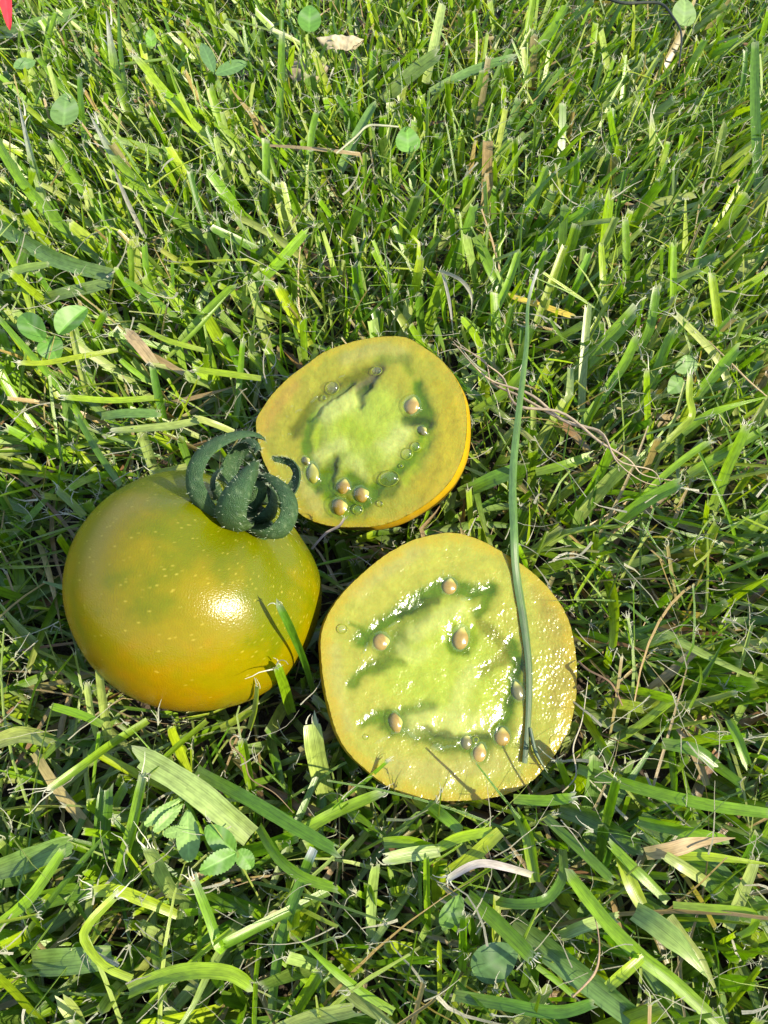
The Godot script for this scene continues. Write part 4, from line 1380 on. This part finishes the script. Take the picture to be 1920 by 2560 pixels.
	hero("", "lime", "f", 2.07, 0, [Vector3(86.7, 16, -160.9), Vector3(84.2, 24, -165.2), Vector3(81.4, 32, -170.1)])
	hero("bright blade kinked in the middle like an elbow, right of the brown stalk", "lime", "f", 1.59, 0, [Vector3(61.7, 22, -121.8), Vector3(67.2, 25, -126.1), Vector3(69.5, 27, -128.2), Vector3(69, 29, -132), Vector3(69.3, 32, -136.4)])
	hero("long bright blade curving away to the right edge at tomato height", "bright", "p", 1.95, 0, [Vector3(69.5, 20, -128.7), Vector3(72.8, 23, -130.1), Vector3(77.6, 26, -131.1), Vector3(89.4, 28, -133.5)])
	hero("", "bright", "c", 2.56, 0, [Vector3(75, 20, -140.3), Vector3(79, 25, -143.5), Vector3(82.8, 30, -145.9)])
	hero("thick bright blade near the right edge leaning right, level with the upper half", "bright", "f", 2.76, 0, [Vector3(75, 12, -112.7), Vector3(77, 20, -117.8), Vector3(79.5, 30, -122.9)])
	hero("", "bright", "f", 1.54, 0, [Vector3(53.2, 16, -107.1), Vector3(59.6, 22, -112.6), Vector3(65.3, 26, -116.2), Vector3(71.1, 29, -119.2)])
	hero("", "bright", "c", 2.42, 0, [Vector3(41.5, 10, -111.2), Vector3(46.3, 18, -114), Vector3(49.5, 30, -118.1)])
	hero("", "pale", "f", 2.98, 0, [Vector3(44.5, 12, -110.6), Vector3(49.1, 20, -113.6), Vector3(53.6, 28, -114.6)])
	hero("", "bright", "f", 2.86, 0, [Vector3(51.1, 18, -105), Vector3(56, 24, -106.4), Vector3(62.5, 29, -107.5)])
	hero("bright blade pointing up right from behind the upper half", "bright", "f", 2.43, 0, [Vector3(21.5, 20, -135.3), Vector3(28.6, 25, -137.4), Vector3(32.2, 29, -139.6)])
	hero("", "bright", "c", 2.02, 0, [Vector3(27.2, 20, -164.8), Vector3(32.6, 26, -175.6), Vector3(34.6, 31, -180.4)])
	hero("", "bright", "f", 2.61, 0, [Vector3(65.6, 18, -144.7), Vector3(67.5, 24, -148.8), Vector3(69.1, 30, -152)])
	hero("", "deep", "c", 2.17, 0, [Vector3(18.7, 22, -151.4), Vector3(23, 22, -147), Vector3(27, 20, -144)])
	hero("", "pale", "c", 2.03, 0, [Vector3(49, 12, -141.5), Vector3(49.7, 20, -152.8), Vector3(50.4, 29, -162.3)])
	hero("", "bright", "c", 1.94, 0, [Vector3(49.3, 16, -175.6), Vector3(51, 24, -177.3), Vector3(53.3, 30, -181.7)])
	hero("", "lime", "c", 1.92, 0, [Vector3(39.8, 18, -168.4), Vector3(43.7, 26, -176.3), Vector3(46.4, 31, -181.9)])
	hero("", "bright", "c", 2.03, 0, [Vector3(25.6, 16, -156.8), Vector3(22.1, 24, -157.2), Vector3(18.5, 29, -157.7)])
	hero("", "bright", "c", 2.09, 0, [Vector3(69.3, 18, -118.3), Vector3(75.7, 22, -120.5), Vector3(85.3, 26, -124.7)])
	hero("", "deep", "c", 3.81, 0, [Vector3(17.4, 14, -115.4), Vector3(25, 17, -117.4), Vector3(32.3, 18, -120.4)])
	hero("", "bright", "c", 2.07, 0, [Vector3(34.2, 20, -117.2), Vector3(40.2, 22, -117.8), Vector3(46.4, 22, -120.5)])
	hero("long bright blade slanting down right below the trefoil at the left edge", "bright", "c", 1.66, 0, [Vector3(-66.2, 20, -125.9), Vector3(-73.7, 24, -135.8), Vector3(-81.4, 27, -144.2), Vector3(-93.7, 30, -157.3)])
	hero("slim yellow-green blade lying level beneath the left trefoil", "lime", "f", 1.27, 0, [Vector3(-63.8, 27, -148.9), Vector3(-71.3, 28, -145.8), Vector3(-79.8, 28, -143.6), Vector3(-85.2, 29, -142.7)])
	hero("bright level blade with white left end above the whole tomato", "lime", "f", 1.60, 0, [Vector3(-53, 26, -134.2), Vector3(-62.3, 27, -132.5), Vector3(-72.4, 29, -131.7)])
	hero("", "deep", "c", 2.06, 0, [Vector3(-52, 12, -132.8), Vector3(-53.8, 20, -139.5), Vector3(-54.8, 26, -144.1)])
	hero("striped tan straw piece lying left of the upper half", "straw", "c", 2.83, 0, [Vector3(-54.9, 25, -145.9), Vector3(-58.4, 27, -149.8), Vector3(-62.2, 28, -154.2)])
	hero("", "straw", "p", 1.47, 0, [Vector3(-48.2, 23, -145), Vector3(-54.5, 24, -148.8), Vector3(-63.8, 24, -155.4)])
	hero("", "bright", "f", 2.14, 0, [Vector3(-73.6, 18, -157.4), Vector3(-71.5, 24, -158.8), Vector3(-68.1, 29, -159.5)])
	hero("", "lime", "c", 1.57, 0, [Vector3(-91.4, 20, -169.3), Vector3(-94.8, 26, -177.4), Vector3(-99.1, 30, -183.8)])
	hero("upright pale-tipped blade close to the left of the upper half", "bright", "f", 1.46, 0, [Vector3(-36.1, 14, -135.6), Vector3(-34.8, 22, -144.9), Vector3(-33.6, 29, -149.6)])
	hero("bright level blade pointing left from the left rim of the upper half", "lime", "f", 1.64, 0, [Vector3(-28.9, 25, -141.2), Vector3(-37.8, 27, -141.1), Vector3(-44.2, 28, -141.4)])
	hero("", "bright", "p", 1.18, 0, [Vector3(-53, 22, -151.6), Vector3(-45.6, 26, -157.7), Vector3(-37.6, 30, -167.4)])
	hero("", "bright", "c", 1.36, 0, [Vector3(-52.4, 24, -163.9), Vector3(-58.7, 27, -167.6), Vector3(-66.1, 28, -173.4)])
	hero("", "bright", "c", 1.29, 0, [Vector3(-56.6, 22, -143.1), Vector3(-60.3, 25, -144.6), Vector3(-62.6, 27, -145.8)])
	hero("pale crinkled blade lying behind the curled calyx of the whole tomato", "pale", "f", 2.09, 0, [Vector3(-42.1, 25, -128.1), Vector3(-49.1, 25, -126.2), Vector3(-61.2, 24, -125.9)])
	hero("", "pale", "c", 1.81, 0, [Vector3(-34.5, 22, -127.3), Vector3(-38.4, 25, -127.1), Vector3(-42.2, 27, -127.3)])
	hero("", "grey", "c", 2.54, 0, [Vector3(-99.1, 27, -174.6), Vector3(-92.8, 28, -177.1), Vector3(-87, 28, -178.7)])
	hero("", "bright", "p", 1.63, 0, [Vector3(-80.7, 16, -129.7), Vector3(-83.6, 22, -130.7), Vector3(-86, 26, -131.3)])
	hero("", "lime", "c", 1.31, 0, [Vector3(-43.9, 24, -151.8), Vector3(-52.5, 27, -152.2), Vector3(-60.1, 28, -156.7)])
	hero("", "pale", "c", 1.92, 0, [Vector3(-71.8, 18, -141.8), Vector3(-73.4, 24, -147.7), Vector3(-75.6, 28, -155)])
	hero("", "bright", "c", 1.83, 0, [Vector3(-62, 18, -178.7), Vector3(-62.2, 26, -180.5), Vector3(-62.3, 30, -184.5)])
	hero("", "bright", "c", 1.85, 0, [Vector3(-67.6, 18, -178.7), Vector3(-66.5, 24, -181.1), Vector3(-66.3, 30, -184.5)])
	hero("", "grey", "c", 3.34, 0, [Vector3(-89.6, 20, -175.1), Vector3(-81.9, 22, -175.3), Vector3(-71.7, 23, -177.8)])
	hero("", "grey", "c", 2.23, 0, [Vector3(-66.7, 20, -133.9), Vector3(-60, 22, -133.1), Vector3(-52.6, 22, -133.1)])
	hero("tall yellowish blade slanting up left in the middle of the upper left", "lime", "f", 3.07, 0, [Vector3(-53.8, 16, -250.9), Vector3(-64.3, 24, -258.4), Vector3(-79.6, 33, -274.9)])
	hero("", "deep", "p", 1.86, 0, [Vector3(-85.7, 20, -276.6), Vector3(-88, 28, -290.8), Vector3(-90.7, 35, -311)])
	hero("long blade with a white shredded upper end in the upper left", "bright", "w", 2.73, 0, [Vector3(-49.4, 12, -206.5), Vector3(-66.3, 20, -217.3), Vector3(-79.2, 26, -230), Vector3(-87.9, 33, -242.7)])
	hero("", "bright", "c", 3.03, 0, [Vector3(-77.1, 16, -193.3), Vector3(-93.8, 22, -206.9), Vector3(-104.2, 28, -217.8), Vector3(-112.7, 32, -231)])
	hero("", "bright", "f", 2.83, 0, [Vector3(-75.4, 14, -207.1), Vector3(-87, 22, -218.9), Vector3(-97, 31, -231.4)])
	hero("upright blade with a long white torn edge near the left edge at the upper left", "pale", "w", 2.69, 0, [Vector3(-91, 12, -204.4), Vector3(-98.6, 22, -216.7), Vector3(-109.2, 35, -246.7)])
	hero("tall blade with a white torn top beside the round leaf in the upper left", "bright", "w", 2.89, 0, [Vector3(-83.9, 14, -268.8), Vector3(-87.3, 24, -276.4), Vector3(-92, 36, -297.4)])
	hero("", "deep", "f", 2.04, 0, [Vector3(-93.7, 16, -245.8), Vector3(-95.2, 26, -258.9), Vector3(-95.8, 31, -266.7)])
	hero("", "white", "p", 1.17, 0, [Vector3(-67.9, 20, -202.3), Vector3(-72.1, 27, -208.4), Vector3(-77.7, 31, -221)])
	hero("", "bright", "c", 2.00, 0, [Vector3(-51.5, 20, -159.2), Vector3(-44.7, 24, -166.3), Vector3(-37.8, 28, -170.8)])
	hero("", "grey", "c", 4.08, 0, [Vector3(-71.1, 24, -179.2), Vector3(-87.2, 24, -185.7), Vector3(-107.2, 24, -201.1)])
	hero("", "bright", "f", 2.55, 0, [Vector3(-47.6, 14, -267.4), Vector3(-46.3, 22, -267.3), Vector3(-44.9, 30, -266.5)])
	hero("", "bright", "f", 2.55, 0, [Vector3(-34.5, 14, -256.7), Vector3(-33.3, 24, -269.3), Vector3(-33.1, 34, -286.2)])
	hero("", "bright", "f", 2.12, 0, [Vector3(-23.4, 14, -230.5), Vector3(-22.2, 24, -242.9), Vector3(-20.3, 30, -247.9)])
	hero("", "lime", "f", 2.90, 0, [Vector3(-66.2, 10, -241.3), Vector3(-64.9, 16, -243.3), Vector3(-63.9, 20, -244.4)])
	hero("", "bright", "f", 2.93, 0, [Vector3(-50, 14, -254.1), Vector3(-52, 22, -256.5), Vector3(-54.3, 31, -260.6)])
	hero("", "grey", "c", 3.44, 0, [Vector3(-14.4, 14, -237.7), Vector3(-8.5, 22, -246.2), Vector3(-2.4, 29, -253.5)])
	hero("", "bright", "f", 2.88, 0, [Vector3(-12, 14, -205), Vector3(-7.8, 22, -205.9), Vector3(-5.1, 27, -206.2)])
	hero("", "lime", "f", 2.40, 0, [Vector3(-19.6, 12, -166.2), Vector3(-23.3, 20, -168.1), Vector3(-27.1, 29, -170)])
	hero("", "grey", "c", 4.91, 0, [Vector3(-137.6, 20, -315.2), Vector3(-127.5, 23, -312.2), Vector3(-108.9, 26, -317.6)])
	hero("", "bright", "c", 2.72, 0, [Vector3(-41.2, 14, -182.1), Vector3(-31.4, 22, -182.1), Vector3(-20.2, 30, -190.9)])
	hero("", "straw", "c", 2.67, 0, [Vector3(-83.6, 12, -277.9), Vector3(-80.1, 14, -278.7), Vector3(-77.4, 16, -279.5)])
	hero("", "straw", "c", 2.62, 0, [Vector3(-71.7, 12, -261.3), Vector3(-66.2, 14, -268.8), Vector3(-58.1, 17, -276.2)])
	hero("tall dark blade with a bright edge standing at the right edge near the top", "deep", "c", 2.85, 0, [Vector3(111.8, 14, -215.7), Vector3(111.8, 23, -232.3), Vector3(114.2, 31, -256.5), Vector3(116.6, 37, -274.1)])
	hero("flat upright bright blade alone in the middle of the upper right", "bright", "c", 3.36, 0, [Vector3(61.3, 8, -189.1), Vector3(61, 20, -197.2), Vector3(60.7, 32, -202.4)])
	hero("", "bright", "f", 2.14, 0, [Vector3(67.3, 12, -184.9), Vector3(66, 22, -190.7), Vector3(64.5, 30, -195.4)])
	hero("", "bright", "f", 2.12, 0, [Vector3(79.5, 10, -180.1), Vector3(77.6, 20, -183.5), Vector3(75, 31, -184.3)])
	hero("", "bright", "f", 2.70, 0, [Vector3(91.4, 8, -170.4), Vector3(87.7, 18, -173.9), Vector3(82.6, 30, -173.7)])
	hero("", "bright", "f", 1.82, 0, [Vector3(40.5, 14, -231.7), Vector3(39.5, 22, -233.9), Vector3(38.2, 30, -232.5)])
	hero("", "bright", "f", 2.28, 0, [Vector3(41, 12, -210.3), Vector3(44.3, 22, -216.7), Vector3(46.5, 30, -220.3)])
	hero("", "bright", "c", 2.21, 0, [Vector3(55.9, 12, -219.6), Vector3(56.9, 20, -225.2), Vector3(56.6, 30, -228.3)])
	hero("", "bright", "f", 3.17, 0, [Vector3(73.8, 16, -248.3), Vector3(71, 22, -248.7), Vector3(67.9, 30, -248.5)])
	hero("pale pair-like blade with bleached top in the upper right centre", "pale", "w", 2.44, 0, [Vector3(84.9, 14, -243.9), Vector3(83, 22, -246.2), Vector3(80.6, 31, -247.4)])
	hero("", "bright", "f", 3.03, 0, [Vector3(68.5, 10, -168.3), Vector3(69.2, 18, -169.5), Vector3(68.4, 29, -169.2)])
	hero("", "pale", "f", 2.40, 0, [Vector3(102.8, 14, -238.9), Vector3(102, 22, -238.7), Vector3(101.1, 31, -239.3)])
	hero("", "bright", "c", 2.78, 0, [Vector3(62.4, 10, -169.2), Vector3(63.4, 18, -167.7), Vector3(63.4, 26, -164.9)])
	hero("", "bright", "c", 2.93, 0, [Vector3(72.2, 14, -211.4), Vector3(75.3, 22, -213.4), Vector3(78, 29, -213)])
	hero("", "bright", "c", 3.25, 0, [Vector3(50.7, 14, -238.9), Vector3(55.8, 22, -238.7), Vector3(59.1, 30, -235.5)])
	hero("short yellow stalk lying in the grass above the long fallen blade", "yellow", "c", 1.82, 0, [Vector3(31.9, 20, -176.6), Vector3(41.2, 20, -172.1), Vector3(48.9, 20, -168.3)])
	hero("", "grey", "f", 4.96, 0, [Vector3(0, 16, -278), Vector3(8.5, 22, -283), Vector3(18.4, 28, -286.3)])
	hero("", "grey", "f", 3.08, 0, [Vector3(15.4, 20, -276.6), Vector3(29.2, 24, -282.2), Vector3(43, 27, -285.3)])
	hero("", "bright", "f", 3.01, 0, [Vector3(25, 26, -193.3), Vector3(29.5, 20, -185.4), Vector3(35.7, 12, -180.7)])
	hero("", "bright", "f", 3.07, 0, [Vector3(10.6, 10, -169.2), Vector3(13.2, 18, -173.9), Vector3(15.6, 27, -177.8)])
	hero("", "lime", "f", 2.46, 0, [Vector3(8.2, 16, -179.8), Vector3(8.9, 22, -181.1), Vector3(9.7, 27, -183.4)])
	hero("", "white", "p", 0.92, 0, [Vector3(14.1, 30, -174.1), Vector3(18.9, 32, -168.2), Vector3(21.7, 30, -164.5), Vector3(21.6, 26, -161.5)])
	hero("", "white", "p", 0.80, 0, [Vector3(14.7, 30, -174.1), Vector3(16.1, 29, -164), Vector3(17.2, 24, -157)])
	hero("", "grey", "c", 5.27, 0, [Vector3(53.7, 12, -202.3), Vector3(57.3, 20, -205.4), Vector3(59.3, 28, -208)])
	hero("", "bright", "c", 3.17, 0, [Vector3(51.1, 22, -298.2), Vector3(57.1, 27, -302.3), Vector3(62.5, 33, -308.9)])
	hero("", "bright", "c", 2.40, 0, [Vector3(47.4, 20, -299), Vector3(49.5, 27, -305.5), Vector3(51.3, 34, -313.3)])
	hero("", "pale", "f", 3.13, 0, [Vector3(14, 20, -282.4), Vector3(17.2, 27, -295.9), Vector3(20.1, 34, -308.3)])
	hero("dark blade with a split white tip leaning up in front of the whole tomato", "deep", "f", 1.69, 0, [Vector3(-13.7, 12, -67.6), Vector3(-14.4, 29, -67), Vector3(-15.8, 40, -67.5), Vector3(-17.7, 45.5, -69.8)])
	hero("pale torn blade standing against the lower left of the whole tomato", "pale", "f", 1.70, 0, [Vector3(-52.5, 14, -57.6), Vector3(-52.4, 21, -62.1), Vector3(-51, 31, -65.1)])
	hero("", "pale", "f", 1.45, 0, [Vector3(-54.3, 14, -57.6), Vector3(-54.6, 20, -60.9), Vector3(-54.3, 26, -63.7)])
	hero("blade with a fuzzy white cut end against the lower right of the whole tomato", "bright", "f", 2.09, 0, [Vector3(-18.1, 13, -63.4), Vector3(-18.8, 22, -64.7), Vector3(-19, 34, -63.8)])
	hero("", "pale", "f", 1.50, 0, [Vector3(-25.7, 14, -59.6), Vector3(-23.6, 22, -61.1), Vector3(-22.3, 30, -61.6)])
	hero("pale frayed straw between the upper half and the whole tomato", "white", "f", 0.52, 0, [Vector3(-15.6, 17, -98.8), Vector3(-12.5, 20, -100.8), Vector3(-9.5, 23, -100.7), Vector3(-8.3, 25, -101.3)])
	hero("", "lime", "c", 1.36, 0, [Vector3(-30.2, 20, -57.6), Vector3(-26.3, 22, -58.8), Vector3(-23.9, 24, -59.3)])
	hero("", "bright", "c", 1.54, 0, [Vector3(-51.5, 22, -57.5), Vector3(-55.2, 23, -59), Vector3(-60.6, 25, -60)])
	hero("", "lime", "c", 1.30, 0, [Vector3(-62.6, 14, -75.9), Vector3(-62.1, 20, -69.4), Vector3(-62.2, 23, -65.7)])
	hero("", "grey", "f", 1.82, 0, [Vector3(-65.1, 20, -105.5), Vector3(-67.6, 23, -107.4), Vector3(-70.2, 25, -109.1)])
	hero("", "deep", "c", 1.49, 0, [Vector3(-57, 24, -110.7), Vector3(-63, 26, -118.5), Vector3(-69.2, 27, -128)])
	hero("", "pale", "f", 1.60, 0, [Vector3(-42.5, 27, -113.5), Vector3(-46.3, 27, -112.3), Vector3(-49.5, 27, -111.6)])
	build_lawn()

	# ---- clover and weeds
	var clover := lin(0.095, 0.22, 0.028)
	leaf_plant("clover", "three leaf clover with folded leaflets near the left edge above the whole tomato", "clover", clover, [
		[Vector3(-82.5, 26, -152.7), Vector3(-89.5, 29, -160.1), 5.85, 0.7, 0.85, 0.0], [Vector3(-79.2, 27, -154.2), Vector3(-73, 30, -161), 6.24, 0.75, 0.9, 0.0], [Vector3(-82.4, 26, -153.8), Vector3(-79.2, 24, -148.8), 6.19, 0.4, 0.85, 0.0]], Vector3(-94.8, 2, -175.9))
	leaf_plant("clover", "single round leaf with pale veins standing in the upper left grass", "clover", lin(0.13, 0.23, 0.06), [[Vector3(-99.5, 24, -249.9), Vector3(-99.9, 29, -262.2), 8.54, 0.08, 0.7, 0.0]], Vector3(-112.5, 2, -279))
	leaf_plant("clover", "rounded oblong leaf at the top edge left of centre", "clover", clover, [[Vector3(-25.9, 26, -304.3), Vector3(-25.7, 31, -315.8), 8.06, 0.1, 0.75, 0.0]], Vector3(-29.6, 2, -343.3))
	leaf_plant("clover", "round toothed leaf standing by a bent white stem in the upper centre", "clover", lin(0.12, 0.26, 0.04), [[Vector3(7.3, 25, -234), Vector3(6.9, 30, -240.4), 7.07, 0.06, 0.7, 0.25]], Vector3(8.6, 2, -261.1))
	leaf_plant("weed_leaf", "pair of small pointed leaves meeting at a stem in the upper left", "leaf", lin(0.11, 0.21, 0.06), [[Vector3(-55.6, 26, -277.6), Vector3(-61, 30, -292.1), 4.43, 0.2, 1.0, 0.0], [Vector3(-55.1, 26, -276.6), Vector3(-44.8, 29, -279.6), 4.97, 0.25, 1.0, 0.0]], Vector3(-63.1, 2, -309.3))
	leaf_plant("weed_leaf", "tiny spoon shaped leaf on a stem in the upper left, above the pointed pair", "leaf", lin(0.13, 0.27, 0.03), [[Vector3(-77.5, 28, -290.1), Vector3(-78, 32, -295.3), 3.55, 0.15, 0.75, 0.0]], Vector3(-88.1, 2, -325.8))
	leaf_plant("weed_leaf", "small square ended leaf close to the left edge at the upper left", "leaf", lin(0.11, 0.21, 0.06), [[Vector3(-116.1, 26, -285.4), Vector3(-121.5, 27, -280.1), 4.76, 0.15, 0.9, 0.0]], Vector3(-132.8, 2, -325.8))
	leaf_plant("clover", "two rounded clover leaflets half hidden in the grass at the right", "clover", lin(0.12, 0.22, 0.05), [[Vector3(72.1, 24, -143.8), Vector3(72, 28, -146.3), 5.53, 0.1, 0.72, 0.0], [Vector3(72.2, 22, -144.5), Vector3(68.1, 22, -140), 4.46, 0.15, 0.75, 0.0]], Vector3(81.7, 2, -159.7))
	leaf_plant("clover", "pale upright leaf at the top edge near the right corner", "clover", lin(0.20, 0.30, 0.09), [[Vector3(103.9, 26, -308.4), Vector3(106.4, 31, -320.1), 8.43, 0.1, 0.8, 0.1]], Vector3(117.8, 2, -343.3))
	leaf_plant("weed_leaf", "deeply lobed weed leaf below the broad pale blade at the lower left", "leaf", lin(0.20, 0.33, 0.08), [
		[Vector3(-34.4, 26, -43), Vector3(-39.5, 27, -38.3), 1.79, 0.15, 1.3, 0.2], [Vector3(-33.9, 26, -42.2), Vector3(-37.8, 27, -37.4), 1.70, 0.15, 1.3, 0.2], [Vector3(-33, 26, -41.1), Vector3(-32.2, 24, -33.2), 3.54, 0.12, 1.25, 0.25], [Vector3(-32.5, 25, -38.3), Vector3(-36.5, 26, -37.1), 1.76, 0.15, 1.2, 0.2]], Vector3(-38.8, 4, -49.9))
	leaf_plant("clover", "cluster of serrated clover leaflets right of the lobed weed leaf", "clover", lin(0.10, 0.22, 0.03), [
		[Vector3(-24.6, 25, -34.8), Vector3(-29.2, 28, -37.7), 3.49, 0.3, 0.9, 0.25], [Vector3(-24.2, 26, -34.2), Vector3(-29.2, 28, -30.9), 3.13, 0.45, 0.9, 0.3], [Vector3(-24.2, 24, -35.2), Vector3(-21.9, 22, -32.6), 2.69, 0.2, 0.9, 0.2]], Vector3(-25.4, 4, -32.7))
	leaf_plant("weed_leaf", "broad dull green leaf lying flat in the lower right, left of a torn blade", "leaf", lin(0.075, 0.15, 0.045), [[Vector3(14.1, 20, -17.5), Vector3(20.7, 24, -20.1), 6.00, 0.06, 0.8, 0.0]], Vector3(13.3, 4, -18.1))
	leaf_plant("weed_leaf", "small leaf with wavy edge beside the hooked glossy blade below the lower half", "leaf", lin(0.11, 0.21, 0.04), [[Vector3(9.6, 22, -23.7), Vector3(12, 27, -27.2), 3.30, 0.3, 0.9, 0.2]], Vector3(10.3, 4, -24.2))

	# ---- litter
	var red := StandardMaterial3D.new()
	red.vertex_color_use_as_albedo = true
	red.roughness = 0.45
	red.backlight_enabled = true
	red.backlight = Color(0.5, 0.2, 0.15).linear_to_srgb()
	leaf_plant("red_petal", "bright red pointed petal poking in at the top left corner", "petal", lin(0.62, 0.035, 0.04), [[Vector3(-136.6, 38, -336.9), Vector3(-129.1, 30, -304.5), 4.68, 0.25, 1.0, 0.0]], Vector3(-176.1, 2, -439.9), red)
	var beige := lin(0.55, 0.44, 0.28)
	stalk("dry_stalk", "long beige dry stalk lying diagonally right of the upper half", "dry grass", beige, [Vector3(17.6, 29, -149), Vector3(22.5, 29, -142.3), Vector3(26.7, 28, -139.1), Vector3(31.4, 29, -130.9), Vector3(39.6, 30, -124.4), Vector3(45.5, 30, -119.7), Vector3(50.9, 29, -114.3), Vector3(55.7, 28, -110.5), Vector3(60.4, 27, -108)], [0.08, 0.2, 0.32, 0.3, 0.16, 0.08], dry_mat, 3)
	stalk("dry_stalk", "thin straight tan stalk near the right edge level with the upper half", "dry grass", lin(0.55, 0.42, 0.2), [Vector3(79.7, 24, -155.2), Vector3(82.1, 27, -144.2), Vector3(85.1, 27, -138.5), Vector3(88.8, 26, -134.2)], [0.35, 0.6, 0.6, 0.4], dry_mat)
	stalk("dry_stalk", "curled thin brown dead leaf in the shade under the whole tomato", "dry grass", lin(0.24, 0.17, 0.09), [Vector3(-24.7, 24, -52.9), Vector3(-26.5, 26, -53.7), Vector3(-27.2, 26, -52.2), Vector3(-24.7, 25, -50.1), Vector3(-23.3, 24, -47.2), Vector3(-19.2, 23, -44.7), Vector3(-16.1, 20, -42.4)], [0.1, 0.3, 0.4, 0.4, 0.3, 0.15], dry_mat)
	stalk("dry_stalk", "bent white dry stem like an elbow in the upper centre", "dry grass", lin(0.40, 0.42, 0.27), [Vector3(-13.8, 28, -228.6), Vector3(-8.8, 29, -235.9), Vector3(-4.8, 30, -239.7), Vector3(0.1, 30, -240.1), Vector3(4.2, 29, -241.1)], [0.3, 0.34, 0.38, 0.34, 0.3], dry_mat)
	stalk("wiry_stem", "dark thin wiry stem hooked downwards at the top right", "stem", lin(0.05, 0.06, 0.045), [Vector3(77.1, 32, -315.3), Vector3(82.9, 32, -311.9), Vector3(94.9, 32, -312.1), Vector3(98.5, 31, -304.2), Vector3(99.9, 29, -296.5), Vector3(97.3, 26, -281.3)], [0.5, 0.55, 0.45, 0.4, 0.35, 0.25], dry_mat)
	stalk("dry_stalk", "fine pale thread curving upward right of the lower half", "dry grass", lin(0.46, 0.42, 0.3), [Vector3(32.4, 15, -47.4), Vector3(34.8, 17, -49.7), Vector3(34.8, 18, -54.5), Vector3(37.2, 18, -59.8), Vector3(39, 21, -67.3)], [0.2, 0.26, 0.22, 0.16, 0.08], dry_mat)
	stalk("dry_stalk", "looping thin brown thread hanging in the grass at the lower right", "dry grass", lin(0.4, 0.28, 0.17), [Vector3(28, 26, -13.4), Vector3(31.4, 27, -16.5), Vector3(33, 27, -19.7), Vector3(33.4, 26, -23), Vector3(33, 26, -25.3)], [0.25, 0.4, 0.3, 0.3, 0.15], dry_mat)
	stalk("dry_stalk", "thin crooked brown root beside the right rim of the lower half", "dry grass", lin(0.3, 0.19, 0.1), [Vector3(37.1, 22, -70.4), Vector3(38.5, 24, -67.7), Vector3(41.7, 25, -64.5), Vector3(43.4, 24, -60.1)], [0.25, 0.35, 0.3, 0.2], dry_mat)
	crumpled("dead_leaf", "crumpled greyish brown dead leaf sunk in the grass at the top centre", Vector3(-27.1, 16, -297.4), 7.70, 6.08, lin(0.22, 0.18, 0.12))
	crumpled("dead_leaf", "pale dried leaf lying level above the crumpled brown one at the top centre", Vector3(-14.8, 26, -295.6), 7.23, 2.36, lin(0.34, 0.29, 0.18))


func long_blade() -> void:
	var p := [Vector3(37.5, 36, -167.5), Vector3(34.1, 36, -155.6), Vector3(32.4, 36, -141.6), Vector3(29.6, 35, -125.5), Vector3(26.6, 34, -106.6), Vector3(25.46, 34.33, -91.75), Vector3(25.87, 29.93, -84.52), Vector3(27, 26.3, -75.97), Vector3(27.57, 22.94, -67.55), Vector3(27.07, 20.08, -59.96), Vector3(26, 17.39, -51.91)]
	var at: Vector3 = p[0]
	var o := thing("fallen_blade", "long thin dark green blade lying across the lower half from the grass behind", "grass blade", at)
	var pts := spline(p, 48)
	var sides := PackedVector3Array()
	var ws := PackedFloat32Array()
	var cols := PackedColorArray()
	for k in pts.size():
		var t := float(k) / (pts.size() - 1)
		var d := (pts[mini(k + 1, pts.size() - 1)] - pts[maxi(k - 1, 0)]).normalized()
		sides.append(d.cross(Vector3(0.35, 1, 0.35)).normalized())
		var w := lerpf(0.7, 1.75, smoothstep(0.0, 0.45, t)) * lerpf(1.0, 0.62, smoothstep(0.62, 1.0, t))
		ws.append(w)
		var c := lin(0.065, 0.135, 0.020).lerp(lin(0.030, 0.072, 0.010), smoothstep(0.5, 0.8, t))
		c = c.lerp(lin(0.30, 0.30, 0.24), 1.0 - smoothstep(0.04, 0.12, t))
		var g := 1.0 + 0.3 * fine.get_noise_3dv(pts[k] * 0.5)
		cols.append(Color(c.r * g, c.g * g, c.b * g))
	var b := Buf.new()
	ribbon(b, pts, sides, ws, cols, -0.55)
	var m := grass_mat.duplicate()
	m.backlight_enabled = false
	m.roughness = 0.46
	part("blade", b, m, o, at)
	var q := Buf.new()
	var sp := spline([Vector3(27.14, 19.29, -57.93), Vector3(27.79, 18.07, -54.54), Vector3(28.7, 17.24, -52.56), Vector3(30.11, 16.1, -50.55)], 10)
	tube(q, sp, [0.35, 0.4, 0.3, 0.08], lin(0.06, 0.1, 0.04), 7)
	part("split_tip", q, m, o, at)
